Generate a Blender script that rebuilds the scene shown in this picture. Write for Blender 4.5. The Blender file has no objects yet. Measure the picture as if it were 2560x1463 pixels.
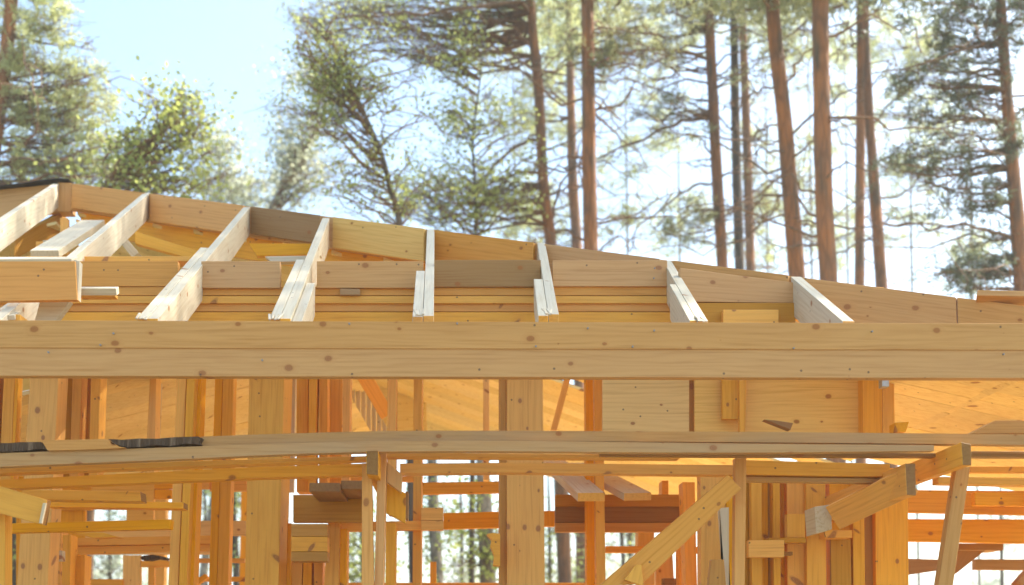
import bpy, math, random
import numpy as np
from mathutils import Vector, Matrix
random.seed(7); rng = np.random.default_rng(7)
R = math.radians
scene = bpy.context.scene
COL = scene.collection

# ------------------------------------------------------------------ camera
W, H, FPX = 2560.0, 1463.0, 3000.0
VPX, VPY = 1150.0, 1620.0            # where level lines that run away from us meet
EYE = Vector((0, 0, 1.6))
PITCH, YAW = R(5.0), R(1.2)
cam_d = bpy.data.cameras.new('camera'); cam = bpy.data.objects.new('camera', cam_d); COL.objects.link(cam)
cam.location = EYE
cam.rotation_euler = (R(90) + PITCH, 0, -YAW)
ROT = cam.rotation_euler.to_matrix()
d = ROT.transposed() @ Vector((0, 1, 0))
PX0 = VPX - FPX * d.x / -d.z; PY0 = VPY + FPX * d.y / -d.z    # principal point in photo pixels
cam_d.sensor_width = 36; cam_d.lens = 36 * FPX / W
cam_d.shift_x = -(PX0 - W / 2) / W; cam_d.shift_y = (PY0 - H / 2) / W
cam_d.clip_end = 2000; cam_d.clip_start = 0.05
cam_d.dof.use_dof = True; cam_d.dof.focus_distance = 5.6; cam_d.dof.aperture_fstop = 2.0
scene.camera = cam
# ------------------------------------------------------------------ sky, sun, exposure
SUN = Vector((0.80, 0.28, 0.98)).normalized()
world = bpy.data.worlds.new('World'); scene.world = world; world.use_nodes = True
nt = world.node_tree; nt.nodes.clear()
sky = nt.nodes.new('ShaderNodeTexSky'); sky.sky_type = 'NISHITA'; sky.sun_disc = False
sky.sun_elevation = math.asin(SUN.z); sky.sun_rotation = math.atan2(SUN.x, SUN.y)
sky.dust_density = 2.6; sky.air_density = 1.0; sky.ozone_density = 1.0
bg = nt.nodes.new('ShaderNodeBackground'); bg.inputs[1].default_value = 0.135
out = nt.nodes.new('ShaderNodeOutputWorld')
tint = nt.nodes.new('ShaderNodeMix'); tint.data_type = 'RGBA'; tint.blend_type = 'MULTIPLY'; tint.inputs[0].default_value = 1
tint.inputs[7].default_value = (0.97, 1.03, 0.98, 1); nt.links.new(sky.outputs[0], tint.inputs[6])
nt.links.new(tint.outputs[2], bg.inputs[0]); nt.links.new(bg.outputs[0], out.inputs[0])
sl = bpy.data.lights.new('sun', 'SUN'); sl.energy = 3.6; sl.angle = R(0.5); sl.color = (1.0, 0.95, 0.86)
so = bpy.data.objects.new('sun', sl); COL.objects.link(so)
so.rotation_euler = SUN.to_track_quat('Z', 'Y').to_euler(); so.location = (10, 5, 20)
scene.view_settings.view_transform = 'Standard'; scene.view_settings.look = 'None'
scene.view_settings.gamma = 1; scene.view_settings.exposure = 1.70
scene.cycles.max_bounces = 10; scene.cycles.diffuse_bounces = 7
scene.cycles.transparent_max_bounces = 8

# ------------------------------------------------------------------ helpers: a photo point at a chosen distance
def ray(px, py):
    v = ROT @ Vector(((px - PX0) / FPX, -(py - PY0) / FPX, -1))
    return v / v.y
def at(px, py, Y): return EYE + ray(px, py) * Y
def q1(x, y): return (x / 2.963, 420 + y / 2.963)
def q2(x, y): return (850 + x / 2.963, 420 + y / 2.963)
def q3(x, y): return (1700 + x / 2.963, 420 + y / 2.963)
def q4(x, y): return (x / 2.586, 900 + y / 2.586)
def q5(x, y): return (640 + x / 2.586, 900 + y / 2.586)
def q6(x, y): return (1280 + x / 2.586, 900 + y / 2.586)
def q7(x, y): return (1920 + x / 2.586, 900 + y / 2.586)

# ------------------------------------------------------------------ materials
def newmat(name):
    m = bpy.data.materials.new(name); m.use_nodes = True
    nt = m.node_tree; nt.nodes.clear(); return m, nt
class NT:
    def __init__(s, nt): s.nt = nt
    def n(s, t, **kw):
        nd = s.nt.nodes.new(t)
        for k, v in kw.items(): setattr(nd, k, v)
        return nd
    def l(s, a, b): s.nt.links.new(a, b)
    def math(s, op, a, b=None, clamp=False):
        nd = s.n('ShaderNodeMath', operation=op); nd.use_clamp = clamp
        for i, v in enumerate((a, b)):
            if v is None: continue
            if isinstance(v, (int, float)): nd.inputs[i].default_value = v
            else: s.l(v, nd.inputs[i])
        return nd.outputs[0]
    def mix(s, f, a, b, mode='MIX'):
        nd = s.n('ShaderNodeMix', data_type='RGBA', blend_type=mode)
        for i, v in ((0, f), (6, a), (7, b)):
            if isinstance(v, (int, float)): nd.inputs[i].default_value = v
            elif isinstance(v, tuple): nd.inputs[i].default_value = (*v, 1)
            else: s.l(v, nd.inputs[i])
        return nd.outputs[2]
    def ramp(s, f, stops):
        nd = s.n('ShaderNodeValToRGB'); s.l(f, nd.inputs[0]); cr = nd.color_ramp
        while len(cr.elements) < len(stops): cr.elements.new(0.5)
        for e, (p, c) in zip(cr.elements, stops):
            e.position = p; e.color = (*c, 1) if isinstance(c, tuple) else (c, c, c, 1)
        return nd.outputs[0]

def wood(name, base, knot=(0.26, 0.10, 0.03), grey=0.0, knots=1.0, var=0.25):
    m, nt = newmat(name); g = NT(nt)
    tc = g.n('ShaderNodeTexCoord'); oi = g.n('ShaderNodeObjectInfo'); ge = g.n('ShaderNodeNewGeometry')
    rnd = g.math('FRACT', g.math('ADD', oi.outputs['Random'], g.math('MULTIPLY', ge.outputs['Random Per Island'], 3.7)))
    off = g.n('ShaderNodeCombineXYZ'); g.l(g.math('MULTIPLY', rnd, 91.0), off.inputs[0]); g.l(g.math('MULTIPLY', rnd, 37.0), off.inputs[1]); g.l(g.math('MULTIPLY', rnd, 13.0), off.inputs[2])
    v = g.n('ShaderNodeVectorMath', operation='ADD'); g.l(tc.outputs['Object'], v.inputs[0]); g.l(off.outputs[0], v.inputs[1])
    P = v.outputs[0]
    def scaled(sx, sy, sz):
        mp = g.n('ShaderNodeMapping'); mp.inputs['Scale'].default_value = (sx, sy, sz); g.l(P, mp.inputs[0]); return mp.outputs[0]
    # knots: sparse cells, long along the grain
    vo = g.n('ShaderNodeTexVoronoi', feature='F1'); vo.voronoi_dimensions = '2D'; vo.inputs['Scale'].default_value = 1; vo.inputs['Randomness'].default_value = 0.9
    sx = g.n('ShaderNodeSeparateXYZ'); g.l(P, sx.inputs[0]); c2 = g.n('ShaderNodeCombineXYZ')
    g.l(g.math('MULTIPLY', g.math('ADD', sx.outputs[0], g.math('MULTIPLY', sx.outputs[1], .6)), 6.2), c2.inputs[0])
    g.l(g.math('MULTIPLY', g.math('ADD', sx.outputs[2], g.math('MULTIPLY', sx.outputs[1], .35)), 8.5), c2.inputs[1]); g.l(c2.outputs[0], vo.inputs['Vector'])
    sep = g.n('ShaderNodeSeparateColor'); g.l(vo.outputs['Color'], sep.inputs[0])
    size = g.math('MULTIPLY', g.math('MAXIMUM', g.math('SUBTRACT', sep.outputs[0], 0.50), 0.0), 0.24 * knots)
    nz = g.n('ShaderNodeTexNoise'); nz.inputs['Scale'].default_value = 30; g.l(P, nz.inputs['Vector'])
    dist = g.math('ADD', vo.outputs['Distance'], g.math('MULTIPLY', g.math('SUBTRACT', nz.outputs[0], 0.5), 0.05))
    kk = g.math('DIVIDE', dist, g.math('ADD', size, 0.0001))
    kmask = g.math('SUBTRACT', 1.0, g.math('MULTIPLY', g.math('SUBTRACT', kk, 0.7), 2.2, clamp=True), clamp=True)
    halo = g.math('SUBTRACT', 1.0, g.math('MULTIPLY', kk, 0.42, clamp=True), clamp=True)
    # grain bent round the knots
    w = g.n('ShaderNodeTexWave', wave_type='BANDS', bands_direction='Z'); w.inputs['Scale'].default_value = 4.0
    w.inputs['Distortion'].default_value = 14; w.inputs['Detail'].default_value = 3; w.inputs['Detail Scale'].default_value = 1.1
    bend = g.n('ShaderNodeVectorMath', operation='ADD'); cz = g.n('ShaderNodeCombineXYZ'); g.l(g.math('MULTIPLY', halo, 0.9), cz.inputs[2])
    g.l(scaled(0.35, 3.2, 3.2), bend.inputs[0]); g.l(cz.outputs[0], bend.inputs[1]); g.l(bend.outputs[0], w.inputs['Vector'])
    fib = g.n('ShaderNodeTexNoise'); fib.inputs['Scale'].default_value = 1; fib.inputs['Detail'].default_value = 5; g.l(scaled(3, 110, 110), fib.inputs['Vector'])
    blot = g.n('ShaderNodeTexNoise'); blot.inputs['Scale'].default_value = 1; blot.inputs['Detail'].default_value = 4; g.l(scaled(1.6, 7, 7), blot.inputs['Vector'])
    dark = tuple(c * f for c, f in zip(base, (0.74, 0.60, 0.42)))
    lite = tuple(min(0.85, c * 1.10) for c in base)
    c = g.mix(g.math('MULTIPLY', g.math('POWER', w.outputs[0], 2.0), 0.30), base, dark)
    c = g.mix(g.ramp(fib.outputs[0], [(0.35, 0.0), (0.75, 0.55)]), c, lite); c = g.mix(g.ramp(fib.outputs[0], [(0.28, 0.5), (0.45, 0.0)]), c, dark)
    bl = g.ramp(blot.outputs[0], [(0.35, 0.0), (0.7, 1.0)])
    gr = tuple(0.85 * (sum(base) / 3) * k for k in (1.05, 1.0, 0.86))
    c = g.mix(g.math('MULTIPLY', bl, 0.18 + grey), c, gr if grey > 0.05 else dark)
    c = g.mix(g.math('MULTIPLY', halo, 0.22), c, tuple(k * f for k, f in zip(base, (.72, .48, .25))))
    ring = g.n('ShaderNodeMath', operation='SINE'); g.l(g.math('MULTIPLY', kk, 16.0), ring.inputs[0])
    kc = g.mix(g.math('MULTIPLY', g.math('ADD', ring.outputs[0], 1.0), 0.3), knot, tuple(k * 1.9 for k in knot))
    c = g.mix(g.math('MULTIPLY', kmask, 0.85), c, kc)
    # small dark nail heads and specks
    vs = g.n('ShaderNodeTexVoronoi'); vs.voronoi_dimensions = '2D'; vs.inputs['Scale'].default_value = 6; cx_ = g.n('ShaderNodeCombineXYZ'); g.l(sx.outputs[0], cx_.inputs[0]); g.l(g.math('ADD', sx.outputs[2], sx.outputs[1]), cx_.inputs[1]); g.l(cx_.outputs[0], vs.inputs['Vector'])
    s2 = g.n('ShaderNodeSeparateColor'); g.l(vs.outputs['Color'], s2.inputs[0])
    sp = g.math('LESS_THAN', vs.outputs['Distance'], g.math('MULTIPLY', g.math('GREATER_THAN', s2.outputs[1], 0.60), 0.028))
    c = g.mix(g.math('MULTIPLY', sp, 0.75), c, (0.07, 0.05, 0.04))
    hs = g.n('ShaderNodeHueSaturation'); g.l(c, hs.inputs['Color'])
    g.l(g.math('ADD', 1.0 - var / 2, g.math('MULTIPLY', rnd, var)), hs.inputs['Value'])
    g.l(g.math('ADD', 0.92, g.math('MULTIPLY', g.math('FRACT', g.math('MULTIPLY', rnd, 7.3)), 0.14)), hs.inputs['Saturation'])
    b = g.n('ShaderNodeBsdfPrincipled'); g.l(hs.outputs[0], b.inputs['Base Color']); b.inputs['Roughness'].default_value = 0.62
    b.inputs['Specular IOR Level'].default_value = 0.25
    bp = g.n('ShaderNodeBump'); bp.inputs['Strength'].default_value = 0.25; bp.inputs['Distance'].default_value = 0.002
    g.l(g.math('ADD', fib.outputs[0], g.math('MULTIPLY', kmask, 0.6)), bp.inputs['Height']); g.l(bp.outputs[0], b.inputs['Normal'])
    o = g.n('ShaderNodeOutputMaterial'); g.l(b.outputs[0], o.inputs[0]); return m

M = {}
M['front'] = wood('planed_pine', (0.57, 0.31, 0.11), grey=0.05, var=0.06)
M['tan'] = wood('tan_pine', (0.66, 0.325, 0.085), grey=0.03, var=0.12)
M['rafter'] = wood('pale_sawn_pine', (0.60, 0.51, 0.36), grey=0.08, var=0.10)
M['pine'] = wood('fresh_bounce_pine', (0.76, 0.385, 0.06), var=0.14)  # fresh pine, with some of the warm bounced light put into its colour
M['orange'] = wood('orange_bounce_pine', (0.79, 0.38, 0.03), var=0.18)  # orange glow of light bouncing between timbers put into the base colour
M['pale'] = wood('pale_board', (0.76, 0.49, 0.17), var=0.12)
M['ceiling'] = wood('ceiling_pine', (0.82, 0.63, 0.28), var=0.22)
M['weather'] = wood('weathered_rail', (0.50, 0.285, 0.10), grey=0.08, var=0.10)
M['brown'] = wood('aged_board', (0.34, 0.195, 0.08), grey=0.05, var=0.15)
M['end'] = wood('end_grain', (0.28, 0.14, 0.04), knots=0.2, var=0.2)
M['deep'] = wood('shade_dark_board', (0.50, 0.245, 0.035), var=0.2)  # shade on the inner timbers put into a darker base colour

def bark(name, a, b, c, sc=1.0, birch=False):
    m, nt = newmat(name); g = NT(nt)
    tc = g.n('ShaderNodeTexCoord')
    mp = g.n('ShaderNodeMapping'); mp.inputs['Scale'].default_value = (12 * sc, 12 * sc, (7 if birch else 1.7) * sc); g.l(tc.outputs['Object'], mp.inputs[0])
    vo = g.n('ShaderNodeTexVoronoi', feature='DISTANCE_TO_EDGE'); vo.inputs['Scale'].default_value = 1
    nz = g.n('ShaderNodeTexNoise'); nz.inputs['Scale'].default_value = 0.7; nz.inputs['Detail'].default_value = 6; g.l(mp.outputs[0], nz.inputs['Vector'])
    ad = g.n('ShaderNodeVectorMath', operation='ADD'); g.l(mp.outputs[0], ad.inputs[0]); g.l(nz.outputs['Color'], ad.inputs[1]); g.l(ad.outputs[0], vo.inputs['Vector'])
    big = g.n('ShaderNodeTexNoise'); big.inputs['Scale'].default_value = 1.3; big.inputs['Detail'].default_value = 5; g.l(tc.outputs['Object'], big.inputs['Vector'])
    col = g.mix(g.ramp(big.outputs[0], [(0.38, 0.0), (0.62, 1.0)]), a, b)
    col = g.mix(g.ramp(nz.outputs[0], [(0.52, 0.0), (0.72, 1.0)]), col, c)
    crack = g.ramp(vo.outputs['Distance'], [(0.0, 1.0), (0.16, 0.0)])
    col = g.mix(g.math('MULTIPLY', crack, 0.38), col, tuple(k * 0.4 for k in c))
    p = g.n('ShaderNodeBsdfPrincipled'); g.l(col, p.inputs['Base Color']); p.inputs['Roughness'].default_value = 0.85
    bp = g.n('ShaderNodeBump'); bp.inputs['Strength'].default_value = 0.8; bp.inputs['Distance'].default_value = 0.03
    g.l(g.math('ADD', vo.outputs['Distance'], nz.outputs[0]), bp.inputs['Height']); g.l(bp.outputs[0], p.inputs['Normal'])
    o = g.n('ShaderNodeOutputMaterial'); g.l(p.outputs[0], o.inputs[0]); return m
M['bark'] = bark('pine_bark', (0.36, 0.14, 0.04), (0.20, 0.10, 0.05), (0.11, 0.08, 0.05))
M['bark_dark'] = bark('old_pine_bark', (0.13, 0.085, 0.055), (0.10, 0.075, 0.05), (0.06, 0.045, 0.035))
M['bark_birch'] = bark('birch_bark', (0.38, 0.33, 0.26), (0.22, 0.18, 0.13), (0.08, 0.06, 0.045), 0.7, True)
M['twig'] = bark('twig_bark', (0.26, 0.13, 0.06), (0.19, 0.115, 0.065), (0.12, 0.085, 0.055))
M['slab'] = bark('bark_slab', (0.12, 0.065, 0.03), (0.04, 0.03, 0.02), (0.30, 0.22, 0.15), 3.5)

def leafmat(name, c1, c2, trans=0.5):
    m, nt = newmat(name); g = NT(nt)
    ge = g.n('ShaderNodeNewGeometry'); tc = g.n('ShaderNodeTexCoord')
    nz = g.n('ShaderNodeTexNoise'); nz.inputs['Scale'].default_value = 0.9; nz.inputs['Detail'].default_value = 3; g.l(tc.outputs['Object'], nz.inputs['Vector'])
    f = g.math('ADD', g.math('MULTIPLY', ge.outputs['Random Per Island'], 0.5), g.math('MULTIPLY', g.ramp(nz.outputs[0], [(0.35, 0.0), (0.65, 1.0)]), 0.5))
    c = g.mix(f, c1, c2)
    d = g.n('ShaderNodeBsdfPrincipled'); g.l(c, d.inputs['Base Color']); d.inputs['Roughness'].default_value = 0.5
    t = g.n('ShaderNodeBsdfTranslucent'); g.l(g.mix(0.5, c, tuple(min(1, k * 1.15) for k in c2)), t.inputs[0])
    ms = g.n('ShaderNodeMixShader'); ms.inputs[0].default_value = trans; g.l(d.outputs[0], ms.inputs[1]); g.l(t.outputs[0], ms.inputs[2])
    o = g.n('ShaderNodeOutputMaterial'); g.l(ms.outputs[0], o.inputs[0]); return m
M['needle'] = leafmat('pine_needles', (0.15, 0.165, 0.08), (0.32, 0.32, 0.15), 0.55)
M['needle_pale'] = leafmat('haze_paled_needles', (0.34, 0.38, 0.15), (0.54, 0.55, 0.26), 0.65)  # haze and bright sky wash put into the pale needle colour
M['needle_dark'] = leafmat('dark_needles', (0.08, 0.105, 0.06), (0.20, 0.22, 0.12), 0.45)  # darker needle colour for the pine at the right edge
M['leaf'] = leafmat('birch_leaves', (0.27, 0.33, 0.08), (0.46, 0.48, 0.15), 0.62)
M['leaf_pale'] = leafmat('haze_paled_leaves', (0.34, 0.38, 0.25), (0.52, 0.53, 0.37), 0.6)  # leaves paled in colour to carry the haze of distance

# ------------------------------------------------------------------ object helpers
def thing(name, label, cat, loc=(0, 0, 0), group=None):
    o = bpy.data.objects.new(name, None); COL.objects.link(o); o.location = loc; o.empty_display_size = 0.1
    o['label'] = label; o['category'] = cat
    if group: o['group'] = group
    bpy.context.view_layer.update(); return o
def tag(o, label, cat, group=None):
    o['label'] = label; o['category'] = cat
    if group: o['group'] = group
    return o
def link(name, verts, faces, mats, parent=None, mat_idx=None, loc=None, rot=None, smooth=False):
    me = bpy.data.meshes.new(name)
    verts = np.asarray(verts, dtype=np.float32)
    if isinstance(faces, np.ndarray):
        n, k = faces.shape
        me.vertices.add(len(verts)); me.vertices.foreach_set('co', verts.ravel())
        me.loops.add(n * k); me.loops.foreach_set('vertex_index', faces.astype(np.int32).ravel())
        me.polygons.add(n); me.polygons.foreach_set('loop_start', np.arange(0, n * k, k, dtype=np.int32))
        me.update(calc_edges=True)
    else:
        me.from_pydata([tuple(map(float, v)) for v in verts], [], faces)
    for m in mats: me.materials.append(m)
    if mat_idx is not None: me.polygons.foreach_set('material_index', np.asarray(mat_idx, dtype=np.int32))
    if smooth: me.polygons.foreach_set('use_smooth', np.ones(len(me.polygons), dtype=bool))
    me.update(); me.validate()
    o = bpy.data.objects.new(name, me); COL.objects.link(o)
    mw = Matrix.Translation(loc or (0, 0, 0)) @ (rot.to_4x4() if rot is not None else Matrix.Identity(4))
    if parent is not None:
        o.parent = parent; o.matrix_parent_inverse = Matrix.Identity(4); o.matrix_basis = world_of(parent).inverted() @ mw
    else: o.matrix_basis = mw
    return o
def world_of(o):
    m = o.matrix_basis.copy()
    while o.parent: o = o.parent; m = o.matrix_basis @ m
    return m
BOXF = [(0, 1, 2, 3), (7, 6, 5, 4), (0, 4, 5, 1), (1, 5, 6, 2), (2, 6, 7, 3), (3, 7, 4, 0)]
def hexa(name, P, mat, parent=None, endmat=None, bev=0.0016, label=None):
    """timber with 8 corners: P[0..3] front loop, P[4..7] back loop; local X runs along its length"""
    c = sum(P, Vector()) / 8
    ax = [((P[1] + P[2] + P[5] + P[6]) - (P[0] + P[3] + P[4] + P[7])) / 4, ((P[3] + P[2] + P[7] + P[6]) - (P[0] + P[1] + P[4] + P[5])) / 4, ((P[4] + P[5] + P[6] + P[7]) - (P[0] + P[1] + P[2] + P[3])) / 4]
    order = sorted(range(3), key=lambda i: -ax[i].length)
    X = ax[order[0]].normalized(); Z = ax[order[1]]; Z = (Z - X * Z.dot(X)).normalized(); Yv = Z.cross(X)
    rot = Matrix((X, Yv, Z)).transposed()
    inv = rot.transposed()
    vs = [inv @ (p - c) for p in P]
    fc = [list(f) for f in BOXF]
    # make the faces point outwards
    a, b, cc = vs[fc[0][0]], vs[fc[0][1]], vs[fc[0][2]]
    if (b - a).cross(cc - b).dot(-(vs[0] + vs[1] + vs[2] + vs[3]) / 4) > 0: fc = [f[::-1] for f in fc]
    idx = [0] * 6; mats = [mat]
    if endmat:
        mats.append(endmat)
        for i, f in enumerate(fc):
            n = (vs[f[1]] - vs[f[0]]).cross(vs[f[2]] - vs[f[1]]).normalized()
            if abs(n.x) > 0.8: idx[i] = 1
    o = link(name, vs, fc, mats, parent, idx, loc=c, rot=rot)
    if bev:
        md = o.modifiers.new('bevel', 'BEVEL'); md.width = bev; md.segments = 1; md.limit_method = 'NONE'
    if label: o['label'] = label
    return o
jit = [0]
def F(name, quad, Y, dep, mat, parent, ground=False, end=None, dY=0.0, label=None, bev=0.0016):
    """member whose camera-side face covers the four photo points (tl,tr,br,bl) at distance Y, and is dep thick"""
    jit[0] += 1; Y = Y + (jit[0] % 9) * 0.0021
    P = [at(x, y, Y) for x, y in quad]
    if dY:   # right end farther away
        P[1] = at(*quad[1], Y + dY); P[2] = at(*quad[2], Y + dY)
    if ground:
        for a, b in ((0, 3), (1, 2)):
            v = P[b] - P[a]; k = (P[b].z - 0.42) / -v.z
            P[b] = P[b] + v * k
    D = Vector((0, dep, 0))
    return hexa(name, P + [p + D for p in P], M[mat] if isinstance(mat, str) else mat, parent, M[end] if end else None, label=label, bev=bev)
def rect(x0, y0, x1, y1): return [(x0, y0), (x1, y0), (x1, y1), (x0, y1)]
def zr(q, x0, y0, x1, y1): a, b = q(x0, y0), q(x1, y1); return rect(a[0], a[1], b[0], b[1])
def zq(q, *p): return [q(*a) for a in p]
def stick(name, A, B, w, h, mat, parent, side=Vector((1, 0, 0)), end=None, label=None, vert=False, bev=0.0016):
    """board between the centres A (near) and B (far), w wide, h high; ends cut plumb when vert"""
    X = (B - A).normalized(); s = (side - X * side.dot(X)).normalized() * (w / 2); u = X.cross(s).normalized()
    if u.z < 0: u = -u
    if vert: u = Vector((0, 0, 1))
    u = u * (h / 2)
    P = [A - s + u, A + s + u, A + s - u, A - s - u, B - s + u, B + s + u, B + s - u, B - s - u]
    return hexa(name, P, M[mat], parent, M[end] if end else None, label=label, bev=bev)

# ------------------------------------------------------------------ ground
def ground_mat():
    m, nt = newmat('forest_floor'); g = NT(nt); tc = g.n('ShaderNodeTexCoord')
    n = g.n('ShaderNodeTexNoise'); n.inputs['Scale'].default_value = 0.6; n.inputs['Detail'].default_value = 10; g.l(tc.outputs['Object'], n.inputs['Vector'])
    c = g.ramp(n.outputs[0], [(0.3, (0.12, 0.085, 0.05)), (0.5, (0.17, 0.14, 0.07)), (0.7, (0.09, 0.12, 0.04))])
    p = g.n('ShaderNodeBsdfPrincipled'); g.l(c, p.inputs['Base Color']); p.inputs['Roughness'].default_value = 0.95
    o = g.n('ShaderNodeOutputMaterial'); g.l(p.outputs[0], o.inputs[0]); return m
gs = []; gf = []
N = 40
xs = np.linspace(-500, 500, N); ys = np.linspace(-300, 900, N)
for j in range(N):
    for i in range(N):
        far = max(0, math.hypot(xs[i], ys[j]) - 60)
        gs.append((xs[i], ys[j], 0.004 * far * math.sin(xs[i] * .013 + 1) * 0.3))
for j in range(N - 1):
    for i in range(N - 1): gf.append((j * N + i, j * N + i + 1, (j + 1) * N + i + 1, (j + 1) * N + i))
link('ground', gs, gf, [ground_mat()], smooth=True)['kind'] = 'structure'

# ================================================================== THE HOUSE FRAME
house = thing('house_frame', 'unfinished house frame of fresh orange pine, its roof rafters and wall studs still bare', 'house frame', (0, 6.5, 0))
SLOPE = 0.535
Y0 = 4.85; P0 = at(1200, 797, Y0)
def onroof(px, py, dz=0.0):
    """photo point on the front slope of the roof"""
    r = ray(px, py)
    # EYE.z + r.z*Y = P0.z + dz + SLOPE*(Y-Y0)
    Y = (P0.z + dz - SLOPE * Y0 - EYE.z) / (r.z - SLOPE)
    return EYE + r * Y
UP = Vector((0, 0, 1))
# --- hip rafter: apex at the left, falling to the right corner
def hippoint(px): 
    xs_ = [(160, 457), (624, 518), (1085, 575), (1667, 652), (2398, 742), (2700, 783)]
    for (a, b), (c, e) in zip(xs_, xs_[1:]):
        if px <= c or (c, e) == xs_[-1]: return onroof(px, b + (px - a) / (c - a) * (e - b))
HA, HB = onroof(160, 457), onroof(2700, 783)
hdir = (HB - HA)
def hip_at(px):
    # point of the straight hip line in the vertical plane of HA-HB seen at px
    r = ray(px, 700); n = Vector((hdir.y, -hdir.x, 0)); t = (HA - EYE).dot(n) / Vector((r.x, 1, 0)).dot(n)
    p = EYE + Vector((r.x, 1, 0)) * t; k = (p - HA).dot(Vector((hdir.x, hdir.y, 0))) / (hdir.x ** 2 + hdir.y ** 2)
    return Vector((p.x, p.y, HA.z + hdir.z * k))
nrm = Vector((hdir.y, -hdir.x, 0)).normalized()
if nrm.y < 0: nrm = -nrm
def hip_piece(x0, x1, mat, h=0.205, drop=0.0, label=None, th=0.045):
    a, b = hip_at(x0) - UP * drop, hip_at(x1) - UP * drop
    P = [a, b, b - UP * h, a - UP * h]; P = P + [p + nrm * th for p in P]
    return hexa('hip_rafter', P, M[mat], house, label=label)
hip_piece(160, 2388, 'front', label='long hip rafter falling from the roof apex to the right')
hip_piece(2391, 2700, 'front', label='short hip rafter end piece beyond the butt joint', h=0.21)
# cheek boards nailed to the face of the hip between rafters, each bay with its own tone
def cheek(x0, x1, mat, h, label=None):
    a, b = hip_at(x0), hip_at(x1); o = -nrm * 0.03
    a = a + o - UP * 0.004; b = b + o - UP * 0.004
    P = [a, b, b - UP * h, a - UP * h]; P = P + [p + nrm * 0.027 for p in P]
    return hexa('blocking', P, M[mat], house, label=label)
cheek(182, 362, 'tan', 0.19); cheek(378, 612, 'tan', 0.20); cheek(632, 806, 'brown', 0.185, 'grey-brown blocking board in the third roof bay')
cheek(838, 1066, 'pale', 0.20); cheek(1092, 1340, 'tan', 0.21); cheek(1368, 1655, 'front', 0.21); cheek(1690, 1975, 'front', 0.21)
a_, b_ = hip_at(180), hip_at(1150); o_ = nrm * .06
P = [a_ + o_ - UP * .17, b_ + o_ - UP * .17, b_ + o_ - UP * .34, a_ + o_ - UP * .36]
hexa('hip_ledger', P + [p + nrm * .03 for p in P], M['orange'], house)
# apex block and the left hip
ap = HA
F('apex_block', [(144, 456), (177, 457), (177, 529), (144, 529)], HA.y - 0.05, 0.12, 'front', house)
F('hip_rafter', [(-260, 500), (143, 460), (143, 530), (-260, 575)], HA.y - 0.02, 0.05, 'front', house, label='left hip rafter falling to the left of the apex')
# roofing membrane lapped over the apex
mm, nt_ = newmat('black_membrane'); g_ = NT(nt_); p_ = g_.n('ShaderNodeBsdfPrincipled'); p_.inputs['Base Color'].default_value = (0.03, 0.03, 0.035, 1); p_.inputs['Roughness'].default_value = 0.6
o_ = g_.n('ShaderNodeOutputMaterial'); g_.l(p_.outputs[0], o_.inputs[0]); M['membrane'] = mm
mv = []; mf = []
pts = [(-260, 497), (-120, 481), (0, 472), (60, 466), (110, 458), (150, 453.5), (178, 455)]
for x, y in pts:
    for Y_, dz in ((HA.y - 0.09, -0.008), (HA.y + 0.06, 0.0)):
        for s in (0.0045, 0.0): p = at(x, y, HA.y - 0.02); mv.append((p.x, Y_, p.z + dz + s))
for i in range(len(pts) - 1):
    a, b = i * 4, (i + 1) * 4
    mf += [(a, b, b + 2, a + 2), (a + 1, a + 3, b + 3, b + 1), (a, a + 1, b + 1, b), (a + 2, b + 2, b + 3, a + 3)]
link('membrane', mv, mf, [mm], house)
# --- jack rafters, from the hip down over the wall plate to their cut tails
RW, RH = 0.044, 0.19
def rafter(top, tail, w=RW, label=None, mat='rafter', h=RH):
    A, B = onroof(*tail), onroof(*top)
    o = stick('rafter', A - UP * h / 2, B - UP * h / 2, w, h, mat, house, vert=True, end='pine', label=label); return o, A, B
def sister(par, A, B, top_frac, side=-1, w=RW * 0.95, tail=-0.02, dz=0.0, h=RH * 0.8, off=None):
    """short scab board nailed to the side of a rafter tail"""
    v = (B - A); a = A - v.normalized() * tail; b = A + v * top_frac; o = Vector(((off or (RW + w) / 2 + 0.002) * side, 0, -dz - h / 2))
    return stick('tail_board', a + o, b + o, w, h, 'rafter', par, vert=True, end='pine')
r, A, B = rafter((140, 459), (-232, 700), label='leftmost rafter meeting the hip at the apex')
r, A, B = rafter((367, 482), (-12, 800), label='second rafter, sunlit side face')
F('rafter_foot', zq(q1, (295, 985), (520, 985), (405, 1140), (255, 1140)), 5.1, 0.045, 'rafter', house)
r, A, B = rafter((617, 518), (381, 797), label='third rafter'); sister(r, A, B, 0.52)
r, A, B = rafter((815, 545), (713, 797), label='fourth rafter'); sister(r, A, B, 0.48)
sister(r, A, B, 0.30, side=1, h=.16, dz=.02)
r, A, B = rafter((1077, 573), (1071, 790), label='fifth rafter, seen almost end on'); sister(r, A, B, 0.43, tail=.02)
r, A, B = rafter((1353, 607), (1384, 786), label='sixth rafter'); sister(r, A, B, 0.42, tail=.03)
r, A, B = rafter((1667, 651), (1757, 803), label='seventh rafter with the splintered tail'); sister(r, A, B, 0.55, side=-1, w=.03, h=.17, tail=-.01)
r, A, B = rafter((1990, 692), (2121, 803), label='rightmost short rafter', w=.05)
for (px, py, w_) in ((1050, 789, 15), (1372, 788, 12), (1757, 804, 20), (352, 799, 22), (684, 800, 20)):
    for k in range(4):
        p = at(px - w_ / 2 + w_ * k / 3.0, py + random.uniform(-3, 1), 4.79)
        stick('splinter', p, p + Vector((random.uniform(-.02, .02), .10, .05)), .010, .006, 'rafter', house)
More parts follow.
